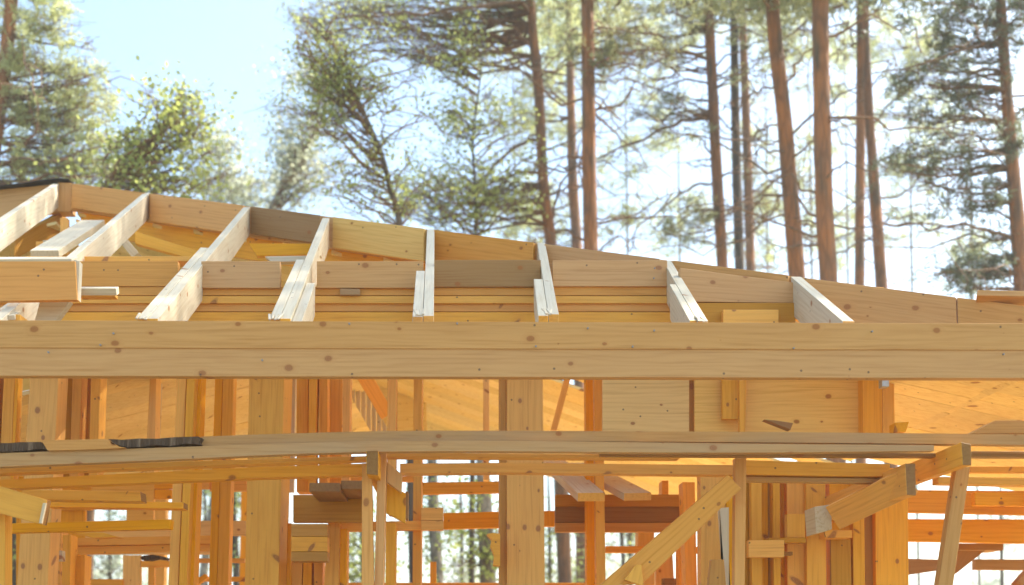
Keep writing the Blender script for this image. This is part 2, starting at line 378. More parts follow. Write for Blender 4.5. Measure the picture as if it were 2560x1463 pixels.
# left eaves pieces
F('fascia_board', zq(q1, (-260, 692), (556, 690), (572, 978), (-260, 990)), 4.98, 0.03, 'tan', house, label='orange fascia board at the left with a split knot')
stick('fascia_cap', at(*q1(-260, 684), 5.03), at(*q1(556, 682), 5.03), 0.09, 0.018, 'rafter', house, side=Vector((0, 1, .45)))
F('fascia_end', zq(q1, (545, 676), (590, 690), (578, 980), (560, 960)), 4.99, 0.04, 'rafter', house)
stick('batten', at(*q1(588, 912), 5.1), at(*q1(872, 912), 5.1), 0.045, 0.03, 'rafter', house, side=Vector((0, 1, .5)))
F('batten_block', zq(q1, (590, 930), (855, 930), (855, 957), (590, 957)), 5.13, 0.04, 'pine', house)
F('tail_stub', zq(q1, (65, 1085), (150, 1085), (150, 1140), (65, 1140)), 4.9, 0.5, 'orange', house)
stick('tail_stub', at(*q1(15, 1110), 4.88), at(*q1(185, 985), 5.6), .1, .02, 'rafter', house)
# --- wall plate stack and the blocking between the rafters
YP = 5.9
bays = [(196, 445, 'tan', 652, 716), (503, 700, 'front', 652, 720), (792, 1058, 'front', 652, 720), (1086, 1352, 'brown', 649, 717), (1382, 1668, 'front', 650, 716)]
for x0, x1, mt, y0, y1 in bays: F('blocking', rect(x0, y0 + 1, x1, y1), YP, 0.045, mt, house)
F('blocking', rect(-60, 660, 185, 716), YP, .045, 'pine', house)
F('wall_plate', rect(-420, 717.5, 2210, 738.5), YP + .01, .15, 'tan', house, end='end')
F('wall_plate', rect(-420, 740, 2215, 758.5), YP + .0, .15, 'pine', house)
F('wall_plate', rect(-420, 760, 2215, 779), YP + .012, .15, 'tan', house)
F('wall_plate', rect(-420, 780.5, 2215, 806), YP + .002, .15, 'orange', house)
F('wall_plate', rect(-420, 807.5, 2215, 850), YP + .012, .15, 'tan', house)
F('wall_plate', zq(q2, (0, 893), (148, 897), (148, 940), (0, 940)), YP - .012, .02, 'brown', house)
F('wall_plate', zq(q3, (130, 1000), (855, 1000), (855, 1165), (130, 1165)), YP - .25, .05, 'deep', house)
F('packing_block', zq(q3, (320, 1050), (730, 1050), (730, 1170), (320, 1170)), YP - .30, .04, 'orange', house)
F('blocking', zq(q3, (0, 740), (855, 850), (855, 1000), (0, 990)), YP - .24, .05, 'front', house)
steel_ = bpy.data.materials.new('nail_steel'); steel_.use_nodes = True
steel_.node_tree.nodes['Principled BSDF'].inputs['Base Color'].default_value = (.28, .28, .28, 1); steel_.node_tree.nodes['Principled BSDF'].inputs['Metallic'].default_value = .6
for (px, py, Y_) in [(250, 862, 4.595), (283, 833, 4.595), (873, 809, 4.595), (1143, 808, 4.595), (1470, 820, 4.595), (1340, 865, 4.595), (1582, 866, 4.595), (1636, 826, 4.595), (2181, 828, 4.595), (2510, 885, 4.595), (1637, 670, 5.88), (1635, 695, 5.88), (120, 880, 4.595), (655, 900, 4.598), (1985, 870, 4.595)]:
    c = at(px, py, Y_); b = 0; nv = []; nf = []
    for k in range(8): nv.append((c.x + .0035 * math.cos(k * .785), c.y, c.z + .0035 * math.sin(k * .785)))
    for k in range(8): nv.append((c.x + .0035 * math.cos(k * .785), c.y + .01, c.z + .0035 * math.sin(k * .785)))
    nf.append(tuple(range(b, b + 8))); nf += [(b + k, b + (k + 1) % 8, b + 8 + (k + 1) % 8, b + 8 + k) for k in range(8)]
    link('nail', [(p[0] - c.x, p[1] - c.y, p[2] - c.z) for p in nv], nf, [steel_], house, loc=c)
# two-ply eaves beam across the whole front
F('eaves_beam', [(-620, 799), (3200, 811), (3200, 876.6), (-620, 867.8)], 4.60, 0.048, 'front', house, bev=.0006, label='upper board of the long eaves beam across the front')
F('eaves_beam', [(-620, 868.3), (3200, 877.1), (3200, 947), (-620, 938)], 4.603, 0.048, 'front', house, bev=.0006, label='lower board of the long eaves beam across the front')
for X in (-2.95, 2.75):
    P = [Vector((X, 4.66, 2.85)), Vector((X + .15, 4.66, 2.85)), Vector((X + .15, 4.66, 0)), Vector((X, 4.66, 0))]
    hexa('post', P + [p + Vector((0, .15, 0)) for p in P], M['pine'], house)
# cap board on the right end of the hip
stick('cap_board', at(2440, 752, 5.25), at(2700, 757, 5.1), .12, .03, 'front', house, side=Vector((0, 1, -.3)))

# --- boarded slope behind the hip (its underside shows), planks running down the slope
def boarding(name, fz, X0, X1, Ys, mat, th=0.022, parent=house, gap=0.004, fx=None, label=None):
    vs = []; fc = []
    for Ya, Yb in zip(Ys, Ys[1:]):
        x0, x1 = (X0, X1) if fx is None else fx(Ya, Yb)
        if x1 - x0 < 0.05: continue
        jz = random.uniform(-.002, .002); b = len(vs); yb = Yb - gap
        for z in (0, th):
            for x, y in ((x0, Ya), (x1, Ya), (x1, yb), (x0, yb)): vs.append((x, y, fz(x, y) + z + jz))
        fc += [(b + 3, b + 2, b + 1, b), (b + 4, b + 5, b + 6, b + 7), (b, b + 1, b + 5, b + 4), (b + 1, b + 2, b + 6, b + 5), (b + 2, b + 3, b + 7, b + 6), (b + 3, b, b + 4, b + 7)]
    o = link(name, vs, fc, [M[mat]], parent)
    if label: o['label'] = label
    return o
def hipz(X): return HA.z + hdir.z / hdir.x * (X - HA.x)
def hipy(X): return HA.y + hdir.y / hdir.x * (X - HA.x)
Ys = [5.3 + .235 * i for i in range(33)]
def fx(a, b):
    # planks start behind the hip rafter
    x = HA.x + (a - HA.y) / (hdir.y / hdir.x) if a < HA.y else HA.x
    if 7.6 < a < 8.5 and int((a - 5.3) / .235 + .5) % 2: return (max(HA.x, x) + .04, -.15)      # planks left out where unseen, to let sun patches fall inside
    return (max(HA.x, x) + .04, 2.6)
boarding('roof_boarding', lambda x, y: hipz(x) - .222, 0, 0, Ys, 'ceiling', fx=fx, label='boarded right slope of the roof seen from below')
# left wing ceiling
def lz(x, y): return HA.z - .35 + .25 * (x - HA.x)
boarding('roof_boarding', lz, HA.x - 3.2, HA.x - .02, [8.8 + .235 * i for i in range(18)], 'ceiling', label='boarded left slope of the roof seen from below')
EZ = EYE.z
def cz_(x, y): return EZ + 1.62 + .25 * (x + 1.75)
boarding('ceiling_boarding', cz_, -3.6, -0.68, [6.8 + .2 * i for i in range(20)], 'ceiling')
def cr_(x, y): return EZ + 1.33 - .22 * (x - 2.2)
boarding('ceiling_boarding', cr_, 2.15, 4.6, [5.3 + .2 * i for i in range(13)], 'ceiling')
# inner roof members seen in the open bays
def S(name, p0, Ya, p1, Yb, w, h, mat, side=Vector((1, 0, 0)), parent=house, end=None, vert=False, label=None):
    return stick(name, at(*p0, Ya), at(*p1, Yb), w, h, mat, parent, side=side, end=end, vert=vert, label=label)
S('collar_board', q1(90, 600), 8.5, q1(470, 390), 9.0, .04, .16, 'deep', vert=True)  # darker wood stands in for the shade behind the hip
S('inner_rafter', q1(330, 640), 6.9, q1(690, 410), 8.3, .16, .045, 'rafter', vert=False)
F('king_post', zr(q1, 445, 370, 500, 640), 8.5, .05, 'pine', house)
F('king_post', zr(q1, 265, 545, 320, 690), 7.6, .05, 'pine', house)
F('king_post', zr(q1, 318, 535, 350, 690), 7.55, .04, 'rafter', house)
S('strut', q1(940, 570), 7.4, q1(1020, 665), 7.3, .05, .05, 'rafter', side=Vector((0, 1, 0)))
F('purlin', zr(q1, 190, 655, 1480, 692), 6.3, .1, 'orange', house)
F('purlin', zq(q1, (1000, 470), (1480, 620), (1480, 690), (1000, 560)), 7.2, .05, 'pine', house)
F('purlin', zq(q1, (1840, 560), (2370, 560), (2370, 640), (1900, 650)), 7.0, .05, 'orange', house)
F('batten', zq(q1, (1960, 655), (2380, 648), (2250, 692), (2010, 697)), 6.5, .05, 'rafter', house)

# --- posts
def post(x0, x1, x0b, x1b, Y, dep, mat, top=850, name='stud', bot=1463, label=None, parent=house):
    return F(name, [(x0, top), (x1, top), (x1b, bot), (x0b, bot)], Y, dep, mat, parent, ground=bot >= 1455, label=label)
post(625, 713, 612, 696, 6.08, .30, 'pine', name='post', label='broad square post left of centre')
post(1267, 1356, 1267, 1362, 6.08, .16, 'pine', name='post', label='broad square post near the middle')
post(1249, 1266, 1249, 1266, 6.12, .16, 'deep', name='stud')
# --- studs, left group (q4 coordinates at the top and at the bottom of the gap)
def st(q, xa, xb, ya, xc, xd, yc, Y, mat, dep=.12, name='stud', top=None, bot=None, label=None):
    """stud whose edges pass (xa..xb @ ya) and (xc..xd @ yc) in zoomed coordinates, extended to rows top..bot of the photo"""
    a, b = q(xa, ya), q(xb, ya); c, e = q(xc, yc), q(xd, yc)
    def ex(p, r, y): return (p[0] + (r[0] - p[0]) * (y - p[1]) / (r[1] - p[1]), y)
    t = a[1] if top is None else top; u = c[1] if bot is None else bot
    return F(name, [ex(a, c, t), ex(b, e, t), ex(b, e, u), ex(a, c, u)], Y, dep, mat, house, ground=u >= 1455, label=label)
T = 880
st(q4, 25, 95, 110, 5, 78, 500, 6.3, 'pine', top=T, bot=1200)
st(q4, 96, 120, 110, 79, 100, 500, 6.32, 'orange', .05, top=T, bot=1200)
st(q4, -120, -20, 110, -130, -35, 1456, 6.3, 'pine', top=T, bot=1463)
st(q4, 195, 378, 110, 110, 308, 1456, 6.05, 'pine', .15, name='post', top=T, bot=1463, label='wide leaning post at the far left')
st(q4, 395, 468, 110, 375, 455, 510, 6.35, 'deep', top=T, bot=1200)
st(q4, 469, 530, 110, 456, 515, 510, 6.3, 'orange', top=T, bot=1200)
st(q4, 531, 588, 110, 517, 578, 510, 6.4, 'deep', top=T, bot=1200)
st(q4, 590, 650, 110, 580, 635, 510, 6.25, 'pine', top=T, bot=1200)
st(q4, 970, 1010, 110, 950, 1002, 500, 7.0, 'pale', top=T, bot=1200)
st(q4, 1016, 1042, 110, 1004, 1026, 500, 7.2, 'rafter', .04, top=T, bot=1200)
st(q4, 1145, 1205, 110, 1088, 1152, 1456, 6.1, 'orange', .12, top=T, bot=1463)
st(q4, 1208, 1260, 110, 1156, 1208, 1456, 6.08, 'pine', .12, top=T, bot=1463, label='stud with a large knot')
st(q4, 1262, 1298, 200, 1210, 1250, 1456, 6.15, 'orange', .12, top=T, bot=1463)
F('shim', zq(q4, (1262, 100), (1308, 100), (1270, 205)), 6.2, .03, 'rafter', house) if False else None
st(q4, 1390, 1440, 110, 1350, 1402, 1456, 6.6, 'orange', .1, top=T, bot=1463)
st(q4, 1442, 1510, 110, 1404, 1475, 1456, 6.58, 'pine', .1, top=T, bot=1463)
# between the left post and the middle
st(q5, 262, 336, 110, 262, 336, 460, 6.7, 'pine', top=T, bot=1230)
st(q5, 342, 392, 110, 338, 388, 460, 6.65, 'pine', top=T, bot=1230)
st(q5, 407, 462, 110, 407, 462, 460, 6.7, 'orange', top=T, bot=1230)
st(q5, 466, 560, 110, 466, 556, 460, 6.9, 'orange', .05, top=T, bot=1230)
st(q5, 562, 610, 110, 558, 606, 460, 6.6, 'pine', top=T, bot=1230)
st(q5, 850, 908, 110, 850, 905, 460, 6.4, 'pine', .12, top=T, bot=1200)
st(q5, 1020, 1074, 110, 1012, 1066, 1456, 6.5, 'pine', .22, top=T, bot=1463)
st(q5, 1470, 1508, 110, 1470, 1508, 600, 8.2, 'pale', .1, top=T, bot=1200)
st(q5, 225, 258, 60, 218, 250, 460, 7.4, 'rafter', .05, top=T, bot=1230)
# fan of battens far inside, the sun on them put into their pale wood
for i in range(7):
    x = 613 + 34 * i; t0 = max(40, 95 + (34 * i - 75) * 2.2); b0 = 235 + 60 * i
    F('slat', [q5(x, t0), q5(x + 27, t0 + 55), q5(x + 27, b0 + 48), q5(x, b0)], 8.6 + .05 * i, .03, 'rafter', house)
S('barge_rafter', q5(690, 90), 8.3, q5(850, 360), 8.4, .04, .1, 'orange', side=Vector((0, 1, 0)))
S('valley_rafter', q4(760, 90), 8.2, q4(1140, 390), 8.6, .05, .045, 'rafter', side=Vector((0, 1, 0)))
S('valley_rafter', q4(600, 360), 8.3, q4(840, 510), 8.5, .05, .045, 'rafter', side=Vector((0, 1, 0)))
S('strut', q6(366, 90), 7.8, q6(268, 460), 7.8, .05, .04, 'pale', side=Vector((0, 1, 0)))
st(q6, 476, 526, 110, 484, 543, 1456, 6.62, 'orange', .1, top=T, bot=1463)
st(q6, 532, 586, 110, 546, 606, 1456, 6.45, 'pine', .08, top=T, bot=1463)
# --- big light boards right of the middle
PR = 6.0
F('wall_panel', [(1506, 905), (1723, 905), (1723, 1108), (1506, 1108)], PR, .02, 'pale', house, label='broad pale board right of the middle')
F('wall_panel', [(1736, 905), (2156, 905), (2156, 1108), (1736, 1108)], PR + .01, .02, 'pale', house)
F('stud', [(1712, 880), (1745, 880), (1747, 1120), (1714, 1120)], PR + .04, .02, 'deep', house)
F('stud', [(1806, 880), (1846, 880), (1846, 1048), (1806, 1048)], PR - .05, .03, 'pine', house)
F('stud', [(1847, 880), (1868, 880), (1862, 1120), (1850, 1120)], PR - .06, .04, 'orange', house)
F('stud', [(2156, 880), (2206, 880), (2206, 1120), (2158, 1120)], PR - .05, .08, 'orange', house)
F('stud', [(2207, 880), (2234, 880), (2238, 1120), (2207, 1120)], PR - .06, .1, 'pine', house)
mt_, nt_ = newmat('galvanised_steel'); g_ = NT(nt_); p_ = g_.n('ShaderNodeBsdfPrincipled'); p_.inputs['Base Color'].default_value = (.45, .46, .46, 1); p_.inputs['Metallic'].default_value = .8; p_.inputs['Roughness'].default_value = .45
o_ = g_.n('ShaderNodeOutputMaterial'); g_.l(p_.outputs[0], o_.inputs[0]); M['steel'] = mt_
F('steel_bracket', zr(q7, 738, 90, 784, 172), PR - .4, .05, 'steel', house)
F('offcut', zq(q7, (822, 405), (912, 400), (890, 466), (825, 466)), 5.5, .08, 'orange', house)
F('offcut', zq(q6, (1630, 385), (1700, 390), (1818, 408), (1800, 452)), 5.7, .05, 'end', house)
# beyond the steel bracket: sloping boards
for i, (ya, yb) in enumerate([(110, 215), (215, 300), (300, 400), (400, 470)]):
    pass

# --- dense boards low at the right
xs7 = [(-110, -40, 'pine'), (-38, -4, 'orange'), (0, 30, 'deep'), (32, 78, 'pine'), (80, 118, 'orange'), (120, 243, 'orange'), (246, 372, 'pine'), (374, 392, 'pale'), (394, 545, 'orange'), (546, 622, 'pine'), (623, 690, 'deep'), (692, 905, 'orange')]
for i, (a, b, mt) in enumerate(xs7):
    x0, x1 = q7(a, 0)[0], q7(b, 0)[0]
    F('stud', [(x0, 1170), (x1 - .6, 1170), (x1 + 2, 1463), (x0 + 2.5, 1463)], 6.0 + .05 * ((i * 5) % 3), .1, mt, house, ground=True)
F('header', zr(q7, 0, 1150, 246, 1182), 5.9, .08, 'deep', house)
F('header', zr(q7, 124, 995, 240, 1150), 5.93, .05, 'pine', house)
F('header', zr(q7, 370, 1100, 545, 1150), 5.9, .1, 'pine', house)
F('stud', [q7(405, 1160), q7(535, 1160), q7(540, 1463), q7(410, 1463)], 6.0, .02, 'deep', house, ground=True)
F('offcut', zq(q7, (0, 1240), (160, 1240), (160, 1262), (0, 1262)), 5.88, .05, 'end', house)
for (a, b, mt) in [(1220, 1382, 'pine'), (1384, 1482, 'orange'), (1484, 1530, 'deep'), (1532, 1655, 'orange')]:
    x0, x1 = q6(a, 0)[0], q6(b, 0)[0]
    F('stud', [(x0, 1180), (x1 - .8, 1180), (x1 + 1, 1463), (x0 + 1, 1463)], 6.05, .1, mt, house, ground=True)
F('header', zr(q6, 1530, 1165, 1760, 1275), 5.85, .05, 'pine', house)
F('stud', [q6(1345, 960), q6(1400, 955), q6(1400, 1463), q6(1380, 1463)], 5.8, .05, 'rafter', house, ground=True)
F('stud', [q6(1290, 1290), q6(1370, 1290), q6(1385, 1463), q6(1270, 1463)], 5.75, .05, 'deep', house, ground=True)

# --- middle/lower members in the house
F('lintel', zr(q5, 240, 872, 690, 1050), 6.2, .05, 'deep', house, label='dark shaded lintel board right of the broad post')  # shade over the lintel is put into its dark colour
F('joist_end', zr(q5, 345, 795, 545, 852), 5.8, .5, 'end', house)
F('joist_end', zr(q5, 550, 780, 690, 836), 5.82, .5, 'end', house)
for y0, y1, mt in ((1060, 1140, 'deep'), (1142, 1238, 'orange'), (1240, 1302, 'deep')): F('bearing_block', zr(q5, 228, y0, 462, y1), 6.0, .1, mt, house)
st(q5, 465, 540, 1050, 440, 535, 1456, 6.3, 'orange', bot=1463)
st(q5, 541, 590, 1090, 541, 586, 1456, 6.35, 'orange', bot=1463)
for a, b, mt in ((222, 300, 'pine'), (305, 362, 'orange'), (375, 432, 'orange')): st(q5, a, b, 1290, a - 3, b - 3, 1456, 6.4, mt, bot=1463)
st(q5, 202, 227, 1200, 196, 224, 1456, 6.35, 'orange', top=1308, bot=1463)
F('far_wall_board', rect(862, 930, 1066, 1112), 11.2, .03, 'ceiling', house)
F('noggin', [q5(540, 1048), q5(1070, 1040), q5(1070, 1100), q5(540, 1108)], 6.45, .05, 'orange', house)
F('noggin', zr(q5, 1066, 956, 1210, 1038), 6.4, .05, 'pine', house)
F('noggin', zr(q5, 1066, 1040, 1212, 1100), 6.41, .05, 'pine', house)
F('noggin', [q5(1212, 990), q5(1580, 980), q5(1580, 1084), q5(1212, 1094)], 7.4, .05, 'orange', house)
F('noggin', [q5(1066, 792), q5(1580, 785), q5(1580, 858), q5(1066, 868)], 7.2, .05, 'pine', house)
F('sill_plate', rect(640, 1457, 1495, 1490), 7.6, .1, 'orange', house)
F('stud', zr(q5, 1126, 1305, 1166, 1442), 7.5, .04, 'pine', house)
st(q5, 838, 905, 1050, 838, 900, 1456, 6.3, 'orange', bot=1463)
F('beam', zr(q6, 280, 870, 1100, 948), 6.75, .05, 'deep', house, label='dark shaded beam of three stacked boards')  # the beam's shade is carried by its dark board colours
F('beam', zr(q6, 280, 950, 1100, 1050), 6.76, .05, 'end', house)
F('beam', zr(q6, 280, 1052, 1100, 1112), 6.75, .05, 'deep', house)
F('noggin', zr(q6, 208, 975, 278, 1076), 7.4, .05, 'orange', house)
F('noggin', zr(q6, 606, 1204, 900, 1246), 7.0, .05, 'pine', house)
F('noggin', zr(q6, 1190, 1208, 1400, 1250), 7.0, .05, 'pine', house)
st(q6, 815, 920, 1112, 815, 920, 1456, 7.1, 'pale', bot=1463)
st(q6, 1102, 1182, 790, 1125, 1197, 1456, 6.4, 'orange', bot=1463)
st(q6, 970, 1012, 780, 970, 1012, 880, 7.0, 'pine')
st(q6, 930, 1035, 1200, 930, 1050, 1456, 7.3, 'pale', bot=1463)
st(q6, 1080, 1115, 1200, 1080, 1115, 1456, 7.2, 'pine', bot=1463)
F('offcut', zr(q6, 975, 1412, 1062, 1470), 6.9, .05, 'end', house)
# far wall, left: boards between the window openings
Yw = 8.0
F('far_wall_board', rect(150, 1190, 228, 1275), Yw, .04, 'orange', house)
F('far_wall_board', rect(40, 1190, 213, 1475), Yw + .05, .04, 'orange', house)
F('far_wall_board', rect(229, 1190, 385, 1267), Yw, .04, 'pale', house)
F('far_wall_board', rect(385, 1190, 432, 1222), Yw, .04, 'pine', house)
F('far_wall_board', rect(386, 1224, 430, 1247), Yw, .04, 'orange', house)
F('far_wall_board', rect(316, 1268, 384, 1308), Yw + .02, .04, 'pale', house)
F('far_wall_board', rect(213, 1303, 540, 1386), Yw, .04, 'pale', house)
F('far_wall_board', rect(307, 1388, 351, 1475), Yw, .04, 'pale', house)
F('far_wall_board', rect(352, 1402, 425, 1418), Yw, .04, 'orange', house)
F('far_wall_board', rect(370, 1418, 386, 1475), Yw, .04, 'pine', house)
F('far_wall_board', rect(215, 1448, 307, 1475), Yw, .04, 'pine', house)
F('far_wall_board', rect(482, 1302, 615, 1339), 7.6, .04, 'pale', house)
F('far_wall_board', rect(524, 1190, 617, 1228), 7.62, .04, 'pine', house)
F('far_wall_board', rect(485, 1190, 524, 1222), 7.6, .04, 'pine', house)
F('far_wall_board', rect(482, 1396, 612, 1407), 7.6, .04, 'orange', house)
F('far_wall_board', rect(482, 1442, 612, 1454), 7.6, .04, 'orange', house)
S('strut', (482, 1466), 7.3, (518, 1440), 7.3, .06, .03, 'orange', side=Vector((0, 1, 0)))
F('noggin', [q4(455, 1152), q4(1392, 1134), q4(1392, 1188), q4(455, 1202)], 7.0, .05, 'orange', house)
F('noggin', [q4(455, 1206), q4(1392, 1190), q4(1392, 1232), q4(455, 1256)], 7.01, .05, 'orange', house)
st(q4, 405, 458, 1130, 398, 452, 1456, 6.6, 'pine', bot=1463)
st(q4, 460, 550, 1262, 455, 545, 1456, 6.7, 'orange', bot=1463)
st(q4, 315, 400, 1110, 310, 392, 1456, 6.8, 'pine', bot=1463)
F('bearing_block', zr(q4, 318, 1232, 402, 1300), 6.3, .05, 'rafter', house)
F('far_wall_board', rect(870, 1190, 1052, 1204), 7.6, .04, 'orange', house)
# floor deck: large, catches the sun and throws orange light up
P = [Vector((-4.6, 5.2, .42)), Vector((4.6, 5.2, .42)), Vector((4.6, 13, .42)), Vector((-4.6, 13, .42))]
hexa('floor_deck', [p for p in P] + [p - UP * .05 for p in P], M['pale'], house)
for x in (-4.4, -1.5, 1.5, 4.3):
    for y in (5.5, 9, 12.6):
        P = [Vector((x, y, .37)), Vector((x + .2, y, .37)), Vector((x + .2, y, 0)), Vector((x, y, 0))]
        hexa('foundation_pier', P + [p + Vector((0, .2, 0)) for p in P], M['brown'], house)
# far roof posts that carry the boarded slope
for x in (-3.2, -2.3, 2.55):
    z = hipz(x) - .21
    P = [Vector((x, 12.55, z)), Vector((x + .12, 12.55, z)), Vector((x + .12, 12.55, .42)), Vector((x, 12.55, .42))]
    hexa('post', P + [p + Vector((0, .12, 0)) for p in P], M['pine'], house)
# right-hand members
F('beam', [q7(905, 840), q7(1900, 850), q7(1900, 1005), q7(905, 985)], 6.5, .05, 'orange', house)
F('beam', [q7(1335, 856), q7(1900, 858), q7(1900, 945), q7(1342, 940)], 6.3, .05, 'pine', house)
F('beam', [q7(905, 1028), q7(1900, 1032), q7(1900, 1190), q7(905, 1172)], 6.6, .05, 'pine', house)
F('beam', zr(q7, 1235, 1186, 1522, 1230), 6.9, .2, 'brown', house)
F('beam', [q7(1340, 1288), q7(1900, 1290), q7(1900, 1360), q7(1340, 1356)], 7.4, .05, 'brown', house)
F('brace', zq(q7, (1205, 1232), (1405, 1232), (1225, 1375), (1190, 1395)), 6.8, .05, 'brown', house)
F('offcut', zq(q7, (905, 1285), (1100, 1290), (1110, 1360), (905, 1390)), 6.7, .05, 'brown', house)
F('beam', zr(q7, 1310, 690, 1900, 726), 6.2, .05, 'orange', house)
S('brace', q7(1610, 1463), 6.5, q7(1800, 1250), 6.7, .05, .05, 'brown', side=Vector((0, 1, 0)))
F('stud', [(2600, 880), (2640, 880), (2640, 1463), (2600, 1463)], 6.2, .12, 'pine', house, ground=True)

# ================================================================== THE SCAFFOLD
scaf = thing('timber_scaffold', 'rough timber scaffold of grey-brown rails, props and joists in front of the house frame', 'scaffold', (0, 5, 0))
SC = 4.85
def bowed(name, tops, bots, Y, dep, mat, label=None):
    """one long board with the slight bow the photo shows"""
    n = 40; A = smoothpath([(x, y, 0) for x, y in tops], n); B = smoothpath([(x, y, 0) for x, y in bots], n)
    vs = []; fc = []
    for t_, b_ in zip(A, B):
        p, q = at(t_[0], t_[1], Y), at(t_[0], np.interp(t_[0], B[:, 0], B[:, 1]), Y)
        vs += [p, q, q + Vector((0, dep, 0)), p + Vector((0, dep, 0))]
    for i in range(n - 1):
        a_, c_ = i * 4, i * 4 + 4
        fc += [(a_ + k, a_ + (k + 1) % 4, c_ + (k + 1) % 4, c_ + k) for k in range(4)]
    fc += [(3, 2, 1, 0), (n * 4 - 4, n * 4 - 3, n * 4 - 2, n * 4 - 1)]
    c = sum(vs, Vector()) / len(vs)
    o = link(name, [v - c for v in vs], fc, [M[mat]], scaf, loc=c)
    if label: o['label'] = label
    return o
def smoothpath(pts, n):
    p = np.asarray(pts, float); xs_ = np.linspace(p[0, 0], p[-1, 0], n); ys_ = np.interp(xs_, p[:, 0], p[:, 1])
    k = np.array([1, 2, 3, 2, 1.]) / 9; e = np.r_[2 * ys_[0] - ys_[2], 2 * ys_[0] - ys_[1], ys_, 2 * ys_[-1] - ys_[-2], 2 * ys_[-1] - ys_[-3]]
    return np.stack([xs_, np.convolve(e, k, 'valid'), xs_ * 0], 1)
bowed('rail', [(-300, 1142), (0, 1133), (503, 1116), (740, 1107), (988, 1102), (1280, 1102), (1535, 1105), (1920, 1110), (2335, 1113)],
      [(-300, 1178), (0, 1167), (503, 1146), (740, 1134), (1022, 1128), (1280, 1128), (1535, 1131), (1920, 1132), (2335, 1127)], SC, .05, 'weather', 'long lower rail of the scaffold with a gentle bow')
bowed('rail', [(503, 1092), (640, 1086), (968, 1077), (1280, 1077), (1512, 1078), (1920, 1080), (2560, 1086), (2800, 1089)],
      [(503, 1116), (740, 1107), (988, 1102), (1280, 1102), (1535, 1104), (1920, 1106), (2560, 1112), (2800, 1115)], SC + .03, .05, 'weather', 'long upper rail of the scaffold with a gentle bow')
F('rail', [(1501, 1130), (2600, 1134), (2600, 1143), (1501, 1140)], SC + .12, .05, 'brown', scaf)
F('rail', [q4(-300, 700), (917, 1140), (917, 1150), q4(-300, 745)], 5.0, .08, 'orange', scaf)
F('rail', [(965, 1131), (1700, 1138), (1700, 1146), (965, 1142)], 5.0, .08, 'pine', scaf)
# second rail below
bowed('rail', [(-300, 1214), (0, 1200), (640, 1168), (912, 1159)], [(-300, 1239), (0, 1222), (640, 1195), (912, 1187)], 5.15, .07, 'pine')
bowed('rail', [(1000, 1159), (1280, 1157), (1535, 1160), (1838, 1163)], [(1000, 1184), (1280, 1181), (1535, 1184), (1838, 1187)], 5.15, .08, 'pine')
F('rail', [(1860, 1150), (2225, 1160), (2225, 1192), (1860, 1186)], 5.15, .07, 'pine', scaf)
F('rail', [(1850, 1192), (2200, 1196), (2195, 1208), (1850, 1203)], 5.2, .05, 'weather', scaf)
F('rail', [q7(1100, 755), q7(1900, 765), q7(1900, 815), q7(1100, 800)], 5.3, .07, 'pine', scaf)
F('rail', [q7(1320, 590), q7(1900, 590), q7(1900, 616), q7(1320, 612)], 5.1, .05, 'weather', scaf)
# props
post(905, 929, 904, 934, 4.95, .045, 'tan', top=1158, name='prop', parent=scaf)
post(944, 966, 936, 958, 4.97, .09, 'tan', top=1132, name='prop', parent=scaf)
F('prop', [q7(1218, 705), q7(1308, 690), q7(1196, 1463), q7(1100, 1463)], 4.95, .05, 'front', scaf, ground=True, label='leaning round-edged prop at the right')
# joists carried on the rails; near end shows its dark end grain
def joist(rc, Ya, Yb, mat, parent=scaf, dz=0, name='joist', end='end', label=None):
    """joist whose near end face covers the photo rectangle rc at distance Ya and which runs away to Yb"""
    P = [at(x, y, Ya) for x, y in rc]; D = Vector((0, Yb - Ya, dz))
    return hexa(name, P + [p + D for p in P], M[mat], parent, M[end], label=label)
joist(zq(q5, (712, 588), (790, 586), (790, 745), (714, 738)), 4.82, 6.4, 'orange')
joist(zq(q7, (1248, 532), (1312, 545), (1316, 682), (1258, 680)), 4.72, 6.2, 'pine')
joist(zq(q7, (886, 670), (952, 670), (958, 876), (896, 872)), 4.9, 6.6, 'pine')
F('cleat', zq(q7, (300, 950), (408, 934), (414, 1095), (312, 1122)), 5.5, .16, 'rafter', scaf)
S('bearer', q7(440, 1010), 5.48, q7(900, 790), 5.0, .05, .12, 'pine', side=Vector((0, 1, 0)), parent=scaf)
F('cleat', zq(q7, (765, 765), (820, 740), (822, 860), (772, 885)), 5.1, .04, 'orange', scaf)
S('cleat', q5(900, 740), 5.0, q5(905, 760), 5.25, .17 * .4, .10, 'pine', parent=scaf) if False else None
F('cleat', zq(q5, (846, 658), (944, 740), (938, 858), (846, 790)), 5.0, .05, 'front', scaf)
F('cleat', zq(q5, (836, 795), (968, 862), (966, 1056), (838, 985)), 5.12, .05, 'pine', scaf)
F('cleat', zr(q5, 966, 850, 984, 1030), 5.13, .08, 'end', scaf)
# diagonal brace and its foot
F('brace', zq(q6, (1395, 742), (1482, 832), (845, 1445), (560, 1463)), 4.97, .04, 'tan', scaf, label='long diagonal brace rising to the right')
F('foot_block', zq(q6, (728, 1420), (800, 1325), (838, 1325), (850, 1463)), 4.93, .04, 'pine', scaf, ground=False)
post(1838, 1866, 1836, 1862, 5.03, .05, 'tan', top=1145, name='prop', parent=scaf)
